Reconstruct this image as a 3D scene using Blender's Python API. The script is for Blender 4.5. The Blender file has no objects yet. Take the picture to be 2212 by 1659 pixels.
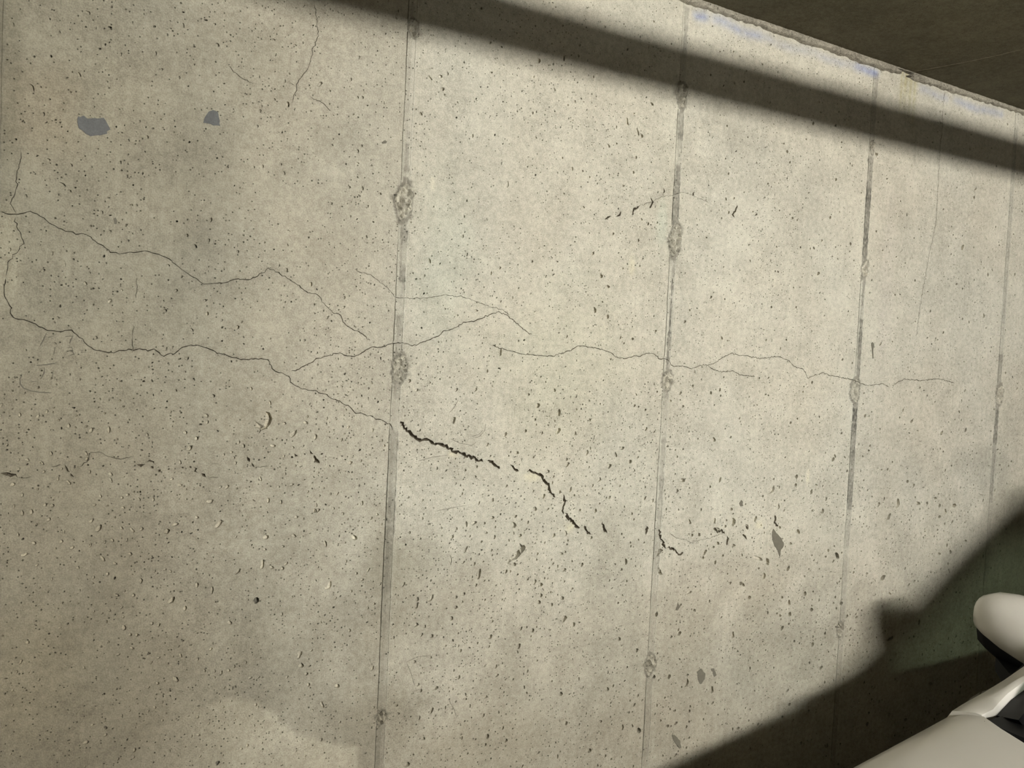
import bpy, math, random
import numpy as np
from mathutils import Vector, Matrix
from mathutils.geometry import delaunay_2d_cdt

# ------------------------------------------------------------------ camera, world, exposure
SC = bpy.context.scene
COL = SC.collection
IMG_W, IMG_H, FPX = 2212.0, 1659.0, 1738.88
YAW, PITCH, ROLL = math.radians(28.9638), math.radians(-1.7302), math.radians(2.8362)
CAM = np.array([0.0, -1.347, 1.55])          # wall plane is y = 0, the room is at y < 0, floor z = 0
CEIL = 2.332

_F = np.array([math.sin(YAW) * math.cos(PITCH), math.cos(YAW) * math.cos(PITCH), math.sin(PITCH)])
_R0 = np.array([math.cos(YAW), -math.sin(YAW), 0.0])
_U0 = np.cross(_R0, _F)
_R = math.cos(ROLL) * _R0 + math.sin(ROLL) * _U0
_U = -math.sin(ROLL) * _R0 + math.cos(ROLL) * _U0
cam_data = bpy.data.cameras.new('camera')
cam_data.sensor_fit = 'HORIZONTAL'
cam_data.sensor_width = 36.0
cam_data.lens = FPX / IMG_W * 36.0
cam_data.clip_start = 0.02
cam = bpy.data.objects.new('camera', cam_data)
COL.objects.link(cam)
cam.matrix_world = Matrix(((_R[0], _U[0], -_F[0], CAM[0]), (_R[1], _U[1], -_F[1], CAM[1]),
                           (_R[2], _U[2], -_F[2], CAM[2]), (0, 0, 0, 1)))
SC.camera = cam

world = bpy.data.worlds.new('world')
SC.world = world
world.use_nodes = True
world.node_tree.nodes['Background'].inputs['Color'].default_value = (0.0, 0.0, 0.0, 1)
world.node_tree.nodes['Background'].inputs['Strength'].default_value = 0.0

SC.view_settings.view_transform = 'Standard'
SC.view_settings.look = 'None'
SC.view_settings.gamma = 1.0
SC.view_settings.use_curve_mapping = False
SC.view_settings.exposure = 2.22

LAMP_STRENGTH = 75.0
LAMP_COLOR = (1.0, 0.985, 0.92, 1)
LAMPS = [(1.15, -3.6)]                       # ceiling battens, parallel to the wall
FAR_FILL_LAMPS = [(1.15, -7.6, 0.02)]  # added unseen lamp far back, gives a little ambient light

RNG = random.Random(7)
NR = np.random.RandomState(11)


# ------------------------------------------------------------------ helpers
def ray(px, py):
    return _F + _R * (px - IMG_W / 2) / FPX - _U * (py - IMG_H / 2) / FPX


def W(px, py):
    """photo pixel -> (x, z) on the wall"""
    d = ray(px, py)
    q = CAM + d * (-CAM[1] / d[1])
    return (q[0], q[2])


def on_ceiling(px, py):
    d = ray(px, py)
    q = CAM + d * ((CEIL - CAM[2]) / d[2])
    return q


def srgb(r, g, b):
    def f(c):
        c /= 255.0
        return c / 12.92 if c <= 0.04045 else ((c + 0.055) / 1.055) ** 2.4
    return (f(r), f(g), f(b), 1.0)


def vnoise(x, y, seed=0):
    """value noise in 0..1 on numpy arrays"""
    x = np.asarray(x, float); y = np.asarray(y, float)
    xi = np.floor(x).astype(np.int64); yi = np.floor(y).astype(np.int64)
    fx = x - xi; fy = y - yi
    fx = fx * fx * (3 - 2 * fx); fy = fy * fy * (3 - 2 * fy)

    def h(a, b):
        n = (a * 374761393 + b * 668265263 + seed * 1442695041) & 0xffffffff
        n = ((n ^ (n >> 13)) * 1274126177) & 0xffffffff
        n = n ^ (n >> 16)
        return (n & 0xffff) / 65535.0
    return ((h(xi, yi) * (1 - fx) + h(xi + 1, yi) * fx) * (1 - fy)
            + (h(xi, yi + 1) * (1 - fx) + h(xi + 1, yi + 1) * fx) * fy)


def fbm(x, y, seed=0, o=4):
    s = 0.0; a = 0.5; t = 0.0
    for i in range(o):
        s = s + a * vnoise(np.asarray(x) * 2 ** i, np.asarray(y) * 2 ** i, seed + i * 17)
        t += a; a *= 0.5
    return s / t


def mesh_obj(name, verts, faces, mat, parent=None, smooth=True, sharp=None):
    me = bpy.data.meshes.new(name)
    me.from_pydata([tuple(v) for v in verts], [], [tuple(f) for f in faces])
    if smooth:
        me.polygons.foreach_set('use_smooth', [True] * len(me.polygons))
        if sharp:
            me.set_sharp_from_angle(angle=math.radians(sharp))
    me.update()
    if mat:
        me.materials.append(mat)
    o = bpy.data.objects.new(name, me)
    COL.objects.link(o)
    if parent:
        o.parent = parent
    return o


def empty(name, loc=(0, 0, 0)):
    o = bpy.data.objects.new(name, None)
    COL.objects.link(o)
    o.location = loc
    o.empty_display_size = 0.1
    return o


def tag(o, label=None, cat=None, group=None, kind=None):
    if label: o['label'] = label
    if cat: o['category'] = cat
    if group: o['group'] = group
    if kind: o['kind'] = kind
    return o


class MB:
    """collects boxes, lofts and tubes, builds ONE mesh object"""
    def __init__(self):
        self.v = []; self.f = []

    def add(self, v, f):
        b = len(self.v)
        self.v += [tuple(p) for p in v]
        self.f += [tuple(i + b for i in q) for q in f]
        return self

    def box(self, x0, x1, y0, y1, z0, z1, bev=0.0):
        if bev <= 0:
            v = [(x, y, z) for z in (z0, z1) for y in (y0, y1) for x in (x0, x1)]
            f = [(0, 2, 3, 1), (4, 5, 7, 6), (0, 1, 5, 4), (2, 6, 7, 3), (0, 4, 6, 2), (1, 3, 7, 5)]
            return self.add(v, f)
        c = bev
        rings = []
        for z, i in ((z0, c), (z0 + c, 0), (z1 - c, 0), (z1, c)):
            rings.append([(x0 + i + c, y0 + i, z), (x1 - i - c, y0 + i, z), (x1 - i, y0 + i + c, z), (x1 - i, y1 - i - c, z),
                          (x1 - i - c, y1 - i, z), (x0 + i + c, y1 - i, z), (x0 + i, y1 - i - c, z), (x0 + i, y0 + i + c, z)])
        return self.loft(rings, True, True)

    def loft(self, rings, closed=True, caps=False):
        n = len(rings[0]); v = [p for r in rings for p in r]; f = []
        for i in range(len(rings) - 1):
            for j in range(n if closed else n - 1):
                a = i * n + j; b = i * n + (j + 1) % n
                f.append((a, b, b + n, a + n))
        if caps:
            f.append(tuple(reversed(range(n)))); f.append(tuple(range((len(rings) - 1) * n, len(rings) * n)))
        return self.add(v, f)

    def tube(self, pts, r, n=12, caps=True):
        pts = [Vector(p) for p in pts]; rings = []
        for i, p in enumerate(pts):
            t = (pts[min(i + 1, len(pts) - 1)] - pts[max(i - 1, 0)]).normalized()
            a = t.cross(Vector((0, 0, 1)) if abs(t.z) < 0.9 else Vector((1, 0, 0))).normalized()
            b = t.cross(a)
            rr = r[i] if isinstance(r, (list, tuple)) else r
            rings.append([p + (a * math.cos(k * 2 * math.pi / n) + b * math.sin(k * 2 * math.pi / n)) * rr for k in range(n)])
        return self.loft(rings, True, caps)

    def build(self, name, mat, parent=None, smooth=True, sharp=35):
        return mesh_obj(name, self.v, self.f, mat, parent, smooth, sharp)


# ------------------------------------------------------------------ materials
def new_mat(name):
    m = bpy.data.materials.new(name)
    m.use_nodes = True
    nt = m.node_tree
    return m, nt, nt.nodes, nt.links, nt.nodes['Principled BSDF']


def plain(name, col, rough=0.5, metal=0.0, coat=0.0, noise=0.06, scale=60.0, spec=0.5):
    m, nt, N, L, B = new_mat(name)
    tc = N.new('ShaderNodeTexCoord'); nz = N.new('ShaderNodeTexNoise')
    nz.inputs['Scale'].default_value = scale; nz.inputs['Detail'].default_value = 4
    L.new(tc.outputs['Object'], nz.inputs['Vector'])
    mp = N.new('ShaderNodeMapRange')
    mp.inputs[3].default_value = 1 - noise; mp.inputs[4].default_value = 1 + noise
    L.new(nz.outputs['Fac'], mp.inputs[0])
    mul = N.new('ShaderNodeVectorMath'); mul.operation = 'SCALE'
    mul.inputs[0].default_value = col[:3]
    L.new(mp.outputs[0], mul.inputs['Scale'])
    L.new(mul.outputs[0], B.inputs['Base Color'])
    B.inputs['Roughness'].default_value = rough
    B.inputs['Metallic'].default_value = metal
    B.inputs['Specular IOR Level'].default_value = spec
    B.inputs['Coat Weight'].default_value = coat
    B.inputs['Coat Roughness'].default_value = 0.08
    return m


def concrete(name, light, dark, attr=True, streak=0.5, speck=True, bump=0.55, rough=0.86, contrast=1.0):
    m, nt, N, L, B = new_mat(name)
    tc = N.new('ShaderNodeTexCoord')

    def noise(scale, detail=5, rough_=0.6, vec=None, sc3=None):
        n = N.new('ShaderNodeTexNoise')
        n.inputs['Scale'].default_value = scale; n.inputs['Detail'].default_value = detail
        n.inputs['Roughness'].default_value = rough_
        if sc3:
            mp = N.new('ShaderNodeMapping'); mp.inputs['Scale'].default_value = sc3
            L.new(tc.outputs['Object'], mp.inputs['Vector']); L.new(mp.outputs[0], n.inputs['Vector'])
        else:
            L.new(tc.outputs['Object'], n.inputs['Vector'])
        return n.outputs['Fac']

    def mr(sock, a, b, c, d):
        n = N.new('ShaderNodeMapRange')
        for i, v in enumerate((a, b, c, d)):
            n.inputs[i + 1].default_value = v
        L.new(sock, n.inputs[0]); return n.outputs[0]

    def math_(op, a, b):
        n = N.new('ShaderNodeMath'); n.operation = op
        for i, v in enumerate((a, b)):
            if isinstance(v, (int, float)): n.inputs[i].default_value = v
            else: L.new(v, n.inputs[i])
        return n.outputs[0]

    big = mr(noise(3.2, 6, 0.62), 0.33, 0.67, -0.5, 0.5)
    mid = mr(noise(16, 6, 0.65), 0.3, 0.7, -0.5, 0.5)
    fine = mr(noise(95, 5, 0.7), 0.3, 0.7, -0.5, 0.5)
    grain = mr(noise(420, 3, 0.7), 0.3, 0.7, -0.5, 0.5)
    stk = mr(noise(1.0, 4, 0.6, sc3=(150, 150, 4.5)), 0.3, 0.7, -0.5, 0.5)
    stkm = mr(noise(5.0, 2, 0.5), 0.45, 0.65, 0.0, 1.0)
    s = math_('ADD', math_('MULTIPLY', big, 0.26 * contrast), math_('MULTIPLY', mid, 0.38 * contrast))
    s = math_('ADD', s, math_('MULTIPLY', fine, 0.60 * contrast))
    s = math_('ADD', s, math_('MULTIPLY', grain, 0.70 * contrast))
    s = math_('ADD', s, math_('MULTIPLY', math_('MULTIPLY', stk, stkm), streak * 0.45))
    f = math_('ADD', s, 0.55)
    ramp = N.new('ShaderNodeMix'); ramp.data_type = 'RGBA'
    ramp.inputs[6].default_value = dark; ramp.inputs[7].default_value = light
    L.new(f, ramp.inputs[0])
    col = ramp.outputs[2]
    # slow hue drift: warm to greenish grey
    hue = N.new('ShaderNodeMix'); hue.data_type = 'RGBA'; hue.blend_type = 'MULTIPLY'
    hue.inputs[0].default_value = 1.0
    hr = N.new('ShaderNodeMix'); hr.data_type = 'RGBA'
    hr.inputs[6].default_value = (1.012, 0.998, 0.98, 1); hr.inputs[7].default_value = (0.988, 1.003, 1.008, 1)
    L.new(mr(noise(2.1, 3, 0.5), 0.38, 0.62, 0, 1), hr.inputs[0])
    L.new(col, hue.inputs[6]); L.new(hr.outputs[2], hue.inputs[7])
    col = hue.outputs[2]
    hgt = math_('ADD', math_('MULTIPLY', fine, 0.45), math_('MULTIPLY', grain, 0.35))
    hgt = math_('ADD', hgt, math_('MULTIPLY', math_('MULTIPLY', stk, stkm), 0.35))
    if speck:
        # tiny air holes, too small to model one by one
        for sc_, thr, rad, amt in ((210.0, 0.80, 0.26, 0.55), (95.0, 0.86, 0.15, 0.7)):
            vo = N.new('ShaderNodeTexVoronoi'); vo.inputs['Scale'].default_value = sc_
            L.new(tc.outputs['Object'], vo.inputs['Vector'])
            d = mr(vo.outputs['Distance'], rad * 0.55, rad, 1, 0)
            sep = N.new('ShaderNodeSeparateColor'); L.new(vo.outputs['Color'], sep.inputs[0])
            dens = mr(noise(6.0, 3, 0.6), 0.35, 0.7, 0.14, -0.10)
            on = math_('GREATER_THAN', math_('SUBTRACT', sep.outputs[0], dens), thr)
            pit = math_('MULTIPLY', d, on)
            hgt = math_('SUBTRACT', hgt, math_('MULTIPLY', pit, 3.0))
            k = N.new('ShaderNodeMix'); k.data_type = 'RGBA'; k.blend_type = 'MULTIPLY'
            k.inputs[7].default_value = (1 - amt, 1 - amt, 1 - amt * 1.05, 1)
            L.new(pit, k.inputs[0]); L.new(col, k.inputs[6]); col = k.outputs[2]
    if attr:
        at = N.new('ShaderNodeAttribute'); at.attribute_name = 'tint'
        k = N.new('ShaderNodeMix'); k.data_type = 'RGBA'; k.blend_type = 'MULTIPLY'
        k.inputs[0].default_value = 1.0
        L.new(col, k.inputs[6]); L.new(at.outputs['Color'], k.inputs[7]); col = k.outputs[2]
    L.new(col, B.inputs['Base Color'])
    B.inputs['Roughness'].default_value = rough
    B.inputs['Specular IOR Level'].default_value = 0.25
    bp = N.new('ShaderNodeBump'); bp.inputs['Strength'].default_value = bump
    bp.inputs['Distance'].default_value = 0.0012
    L.new(hgt, bp.inputs['Height']); L.new(bp.outputs[0], B.inputs['Normal'])
    return m


M_WALL = concrete('cast_concrete', (0.585, 0.555, 0.465, 1), (0.335, 0.312, 0.255, 1), bump=0.9, contrast=1.25)
M_SEAM = concrete('seam_concrete', (0.585, 0.558, 0.475, 1), (0.335, 0.315, 0.262, 1), streak=0.0, bump=1.0)
M_SEAM_FAR = concrete('far_seam_concrete', (0.50, 0.475, 0.40, 1), (0.28, 0.262, 0.215, 1), attr=False, streak=0.0)
M_CRACK = concrete('crack_dirt', (0.20, 0.17, 0.12, 1), (0.10, 0.085, 0.06, 1), attr=False, speck=False)
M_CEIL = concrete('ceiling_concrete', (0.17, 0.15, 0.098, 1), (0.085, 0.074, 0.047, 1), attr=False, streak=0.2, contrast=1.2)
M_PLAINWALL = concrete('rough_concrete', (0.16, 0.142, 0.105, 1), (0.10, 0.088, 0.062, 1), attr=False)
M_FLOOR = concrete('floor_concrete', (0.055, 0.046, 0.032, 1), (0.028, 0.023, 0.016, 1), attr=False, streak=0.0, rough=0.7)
M_LIP = concrete('mortar_lip', (0.36, 0.33, 0.265, 1), (0.13, 0.115, 0.09, 1), streak=0.0, bump=0.9, contrast=1.4)
M_PATCH = concrete('grey_paint', (0.14, 0.141, 0.14, 1), (0.088, 0.089, 0.088, 1), attr=False, speck=False, streak=0.0, contrast=0.8)
M_STAIN = concrete('damp_stain', (0.165, 0.152, 0.12, 1), (0.115, 0.105, 0.08, 1), attr=False, speck=False, streak=0.0, contrast=0.7)
M_PENCIL = plain('pencil', (0.15, 0.135, 0.105, 1), 0.8, noise=0.25, scale=400)
M_CHALK = plain('chalk', (0.63, 0.59, 0.49, 1), 0.9, noise=0.1, scale=300)

# ------------------------------------------------------------------ the cast concrete wall
PANEL = 0.61
J1X = 0.51155
JX = [J1X + PANEL * k for k in range(-2, 6)]      # joints; JX[1] is at the photo's left edge
FX0, FX1 = JX[0], JX[6]                           # finely modelled stretch
SEAM_HW = 0.0105

pts, depth, tintv, owner, shx = [], [], [], [], []         # 2D points with recess depth, colour factor, crack id
edges = []


def P(x, z, d=0.0, t=1.0, c=-1, sx=0.0):
    pts.append((x, z)); depth.append(d); tintv.append(t); owner.append(c); shx.append(sx)
    return len(pts) - 1


# raster mask of detailed spots so the background points keep clear of them
MRES = 0.0015
mw, mh = int((FX1 - FX0) / MRES) + 4, int(CEIL / MRES) + 4
mask = np.zeros((mw, mh), bool)


def block(x, z, r):
    i0, i1 = int((x - r - FX0) / MRES), int((x + r - FX0) / MRES) + 1
    j0, j1 = int((z - r) / MRES), int((z + r) / MRES) + 1
    mask[max(i0, 0):max(i1, 0), max(j0, 0):max(j1, 0)] = True


# ---- cracks, traced as they run over the wall (label, half width m, broken pieces of polyline)
CRACKS = [
 ('thin wavering crack running from the left edge past the grey paint patches', 0.00060,
  [[(0,457),(20,463),(38,463),(53,460),(65,456),(80,462),(101,477),(126,493),(142,500),(152,500),(163,506),(176,504),(190,509),(205,520),(222,530),(235,540),(258,549),(275,546),(290,546),(305,543),(320,543),(335,548),(350,553),(365,559),(378,570),(395,584),(412,596),(428,605),(440,614),(455,613),(470,612),(490,610),(505,604),(530,604),(552,599),(565,590),(580,579),(592,583),(605,592),(620,601),(637,611),(650,622),(665,633),(680,634),(692,643),(700,655),(718,675),(733,679),(745,699),(757,708),(775,716),(800,737)]]),
 ('short upright crack branching beside the left joint', 0.00048,
  [[(44,322),(44,345),(36,378),(36,405),(30,425),(22,440),(30,453),(36,462)], [(33,467),(36,490),(45,505),(52,526),(42,533),(38,545),(28,558),(17,566),(15,585),(12,598)]]),
 ('long crack stepping down from the left edge to the first joint', 0.00072,
  [[(12,601),(9,625),(10,640),(18,655),(25,665),(22,676),(28,685),(40,690),(49,690),(69,697),(87,707),(108,714),(123,716),(155,713),(166,723),(179,732),(188,745),(202,755),(221,759),(235,762),(253,759),(278,754),(289,757),(315,755),(338,758),(347,766),(362,765),(374,766),(383,759),(394,750),(412,745),(434,748),(448,752),(474,763),(495,770),(521,777),(542,775),(579,777),(582,786),(591,799),(611,806),(624,813),(627,826),(647,837),(665,843),(680,843),(694,850),(702,851),(715,860),(733,866),(744,874),(757,880),(768,893),(778,892),(790,896),(803,899),(812,906),(824,907),(836,915),(843,916),(849,930)]]),
 ('fine crack crossing the first joint and rising to a peak', 0.00070,
  [[(627,802),(647,797),(662,788),(680,777),(700,770),(712,768),(733,762),(751,769),(765,770),(780,763),(790,756),(804,749),(824,750),(836,745),(851,742),(869,740),(882,743),(891,747),(899,746),(911,740),(932,732),(944,727),(956,717),(971,713),(986,707),(1000,697),(1023,695),(1040,688),(1060,679),(1078,673),(1095,680),(1110,692),(1125,706),(1140,718),(1150,722)]]),
 ('faint hairline crack above the peaked crack', 0.00038,
  [[(765,582),(782,590),(800,593),(818,606),(833,619),(855,642),(881,643),(905,644),(929,642),(965,637),(1000,642),(1030,652),(1060,663),(1085,668),(1100,680)]]),
 ('level crack running across the second joint', 0.00068,
  [[(1060,745),(1095,757),(1130,765),(1165,768),(1195,770),(1230,758),(1250,747),(1275,750),(1300,754),(1318,761),(1330,771),(1350,775),(1372,769),(1383,770),(1396,763),(1412,764),(1422,774),(1442,777),(1455,792),(1475,790),(1494,797),(1508,791),(1541,786),(1556,776),(1580,763),(1600,768),(1615,768),(1640,775),(1680,770),(1704,779),(1716,792),(1736,798),(1745,817),(1776,805),(1789,810),(1812,814),(1843,821),(1857,827),(1874,833),(1906,829),(1921,836)],
   [(1529,791),(1541,798),(1561,803),(1583,801),(1600,810),(1630,812)], [(1931,830),(1953,819),(1990,822),(2025,818),(2062,827)]]),
 ('wide dark crack stepping diagonally down the middle panel', 0.0030,
  [[(862,909),(871,914),(869,918),(885,932),(895,943),(908,951),(917,949),(928,951),(933,956),(952,960),(977,970),(993,978),(1006,986),(1022,987),(1034,996),(1044,998)],
   [(1052,995),(1069,1005),(1080,1013)], [(1102,1003),(1112,1014),(1121,1018)], [(1140,1018),(1153,1021),(1166,1025),(1177,1040),(1185,1046),(1186,1056),(1192,1067),(1200,1075)],
   [(1217,1067),(1222,1083),(1217,1094),(1215,1103),(1218,1111)], [(1221,1108),(1234,1125),(1246,1138),(1253,1140)], [(1262,1136),(1268,1147),(1277,1155)],
   [(1302,1126),(1305,1141),(1312,1153)], [(1397,1136),(1395,1156)], [(1422,1142),(1427,1162),(1435,1179),(1440,1185)]]),
 ('broken string of small cracks right of the second joint', 0.0027,
  [[(1440,1184),(1450,1185),(1460,1187)], [(1459,1186),(1464,1195),(1470,1198),(1476,1193)], [(1542,1140),(1550,1150),(1560,1146),(1566,1153)], [(1570,1157),(1573,1163),(1571,1170),(1570,1178)],
   [(1604,1155),(1610,1159),(1614,1166)], [(1673,1113),(1675,1123),(1673,1128),(1677,1135),(1682,1140)], [(1610,1135),(1614,1140),(1616,1144)], [(1604,1143),(1606,1148)]]),
 ('faint hairline crack wandering below the second joint', 0.00036,
  [[(1445,1150),(1462,1163),(1478,1164),(1492,1172),(1510,1167),(1530,1163),(1548,1156),(1562,1152)]]),
 ('short broken cracks beside the upper second joint', 0.0022,
  [[(1433,406),(1435,412),(1432,419)], [(1405,426),(1410,436),(1407,443),(1403,450)], [(1383,443),(1371,451),(1367,458),(1364,465)], [(1342,456),(1339,464),(1331,468)], [(1320,466),(1306,474)],
   [(1592,442),(1590,450),(1588,457),(1582,463),(1587,470)], [(1635,459),(1630,467)], [(1501,415),(1496,425)]]),
 ('faint hairline crack crossing the upper second joint', 0.00036,
  [[(1383,443),(1405,436),(1433,425),(1457,420),(1473,415),(1496,422),(1523,433),(1531,438)]]),
 ('broken jagged crack low on the left panel', 0.0027,
  [[(0,1022),(18,1024),(38,1032)], [(139,1003),(144,1012),(151,1020)], [(152,1022),(154,1027),(161,1031)], [(295,1003),(304,1006),(313,1003)], [(318,998),(332,998),(333,1002)], [(325,1007),(332,1012)], [(341,1015),(347,1019)],
   [(363,1012),(365,1015)], [(377,1012),(379,1013)], [(391,1009),(397,1011)], [(408,1008),(414,1010)], [(419,1009),(424,1012),(421,1018),(427,1021)], [(434,1022),(440,1026),(445,1031)],
   [(221,1005),(224,1008)], [(533,986),(537,993),(540,998)], [(543,999),(546,1005),(550,1010)], [(629,990),(632,985)], [(636,980),(644,985)], [(657,979),(659,983)], [(669,972),(672,979),(677,981)], [(678,983),(682,991),(691,1001)], [(692,982),(698,979)]]),
 ('faint hairline crack joining the jagged crack low on the left panel', 0.00042,
  [[(38,1032),(72,1030)], [(170,1009),(188,998),(197,977),(210,976),(225,982),(239,987),(260,992),(289,987)], [(449,1031),(474,1030)], [(552,1009),(579,1007),(581,1000)], [(110,1007),(135,1005)]]),
 ('fine crack forking downward from the pipe shadow', 0.00045,
  [[(679,8),(684,42),(688,78),(677,101),(671,127),(665,148),(654,162),(641,181),(639,198),(629,224)], [(624,177),(632,182),(640,187)], [(667,207),(682,215),(696,222),(715,240)], [(494,143),(510,158),(523,169),(537,177),(549,181)]]),
 ('upright hairline crack between the third and fourth joints', 0.0006,
  [[(2041,200),(2037,225),(2035,257),(2036,270),(2031,312),(2029,345),(2028,367),(2025,420),(2023,455),(2021,483),(2014,520),(2007,548),(1997,605),(1987,664),(1980,725)]]),
 ('faint upright hairline low on the left panel', 0.0004, [[(296,598),(295,625),(294,645)], [(287,702),(287,730),(285,762)]]),
]
SMALL_IMG = set()
for ci, (lab, hw, lines) in enumerate(CRACKS):
    jag = 0.0009 if hw < 0.002 else 0.0015
    for ln in lines:
        w = [W(*q) for q in ln]
        # resample at about 3 mm with a jagged wobble
        out = [w[0]]
        for a, b in zip(w[:-1], w[1:]):
            L_ = math.hypot(b[0] - a[0], b[1] - a[1]); n = max(1, int(L_ / 0.0035))
            for k in range(1, n + 1):
                t = k / n
                j = 0.0 if k == n else 1.0
                out.append((a[0] + (b[0] - a[0]) * t + j * RNG.gauss(0, jag), a[1] + (b[1] - a[1]) * t + j * RNG.gauss(0, jag)))
        n = len(out)
        if n < 3:
            m_ = ((out[0][0] + out[-1][0]) / 2 + 0.0004, (out[0][1] + out[-1][1]) / 2)
            out = [out[0], m_, out[-1]]; n = 3
        Ls = Rs = None; Cs = None
        for i, (x, z) in enumerate(out):
            a, b = out[max(i - 1, 0)], out[min(i + 1, n - 1)]
            tx, tz = b[0] - a[0], b[1] - a[1]; l_ = math.hypot(tx, tz) or 1
            nx, nz = -tz / l_, tx / l_
            e = min(i, n - 1 - i)
            ww = 0.85 * hw * min(1.0, 0.5 + 0.3 * e) * (0.55 + 0.9 * RNG.random())
            block(x, z, ww + 0.0012)
            if i in (0, n - 1):
                c = P(x, z, 0.0, 0.9); l = r = c
            else:
                l = P(x + nx * ww, z + nz * ww, 0.0, 0.93); r = P(x - nx * ww, z - nz * ww, 0.0, 0.93)
                c = P(x, z, max(0.004, ww * 3.2), 1.0, ci)
            if i:
                edges.append((Ls, l)); edges.append((Rs, r))
                if Cs != Ls or c != l: edges.append((Cs, c))
            Ls, Rs, Cs = l, r, c


# ---- air holes: (px, py, length px, width px, tilt deg, depth factor, shade)
def pit_poly(poly, dfac=1.0, shade=1.0):
    """recess with an irregular outline (wall coordinates)"""
    cx = sum(p[0] for p in poly) / len(poly); cz = sum(p[1] for p in poly) / len(poly)
    rad = [math.hypot(p[0] - cx, p[1] - cz) for p in poly]
    r = min(rad)
    d = min(0.014, dfac * (1.7 * r + 0.0012))
    rim = [P(x, z, 0.0, 1.0) for x, z in poly]
    edges.extend((rim[i], rim[(i + 1) % len(rim)]) for i in range(len(rim)))
    if r > 0.0016:
        k = 0.84
        for x, z in poly:
            P(cx + (x - cx) * k, cz + (z - cz) * k, d * (0.30 + 0.70 * (0.5 + 0.5 * (x - cx) / (math.hypot(x - cx, z - cz) or 1))) * (0.9 + 0.2 * RNG.random()), shade, -1, 0.36 * r)   # hollowed under the far rim
    P(cx, cz, d * (0.7 if r > 0.0016 else 1.1), shade, -1, 0.36 * r if r > 0.0016 else 0.0)
    for x, z in poly:
        block((x + cx) / 2, (z + cz) / 2, max(abs(x - cx), abs(z - cz)) / 2 + 0.0008)


def pit_px(px, py, ln, wd, ang=0.0, dfac=1.0, shade=1.1):
    n = 7 if max(ln, wd) < 9 else (10 if max(ln, wd) < 16 else 14)
    a = math.radians(-ang); poly = []
    ph = RNG.random() * 6.28
    for k in range(n):
        t = 2 * math.pi * k / n
        q = 1.0 + 0.16 * math.sin(2 * t + ph) + RNG.uniform(-0.12, 0.12)
        u, v = ln / 2 * math.cos(t) * q, wd / 2 * math.sin(t) * q
        u2 = u; v2 = v + (0.18 * wd * math.sin(u / ln * 5 + ph) if ln > 1.8 * wd else 0)
        poly.append(W(px + u2 * math.cos(a) - v2 * math.sin(a), py + u2 * math.sin(a) + v2 * math.cos(a)))
    pit_poly(poly, dfac, shade)


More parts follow.
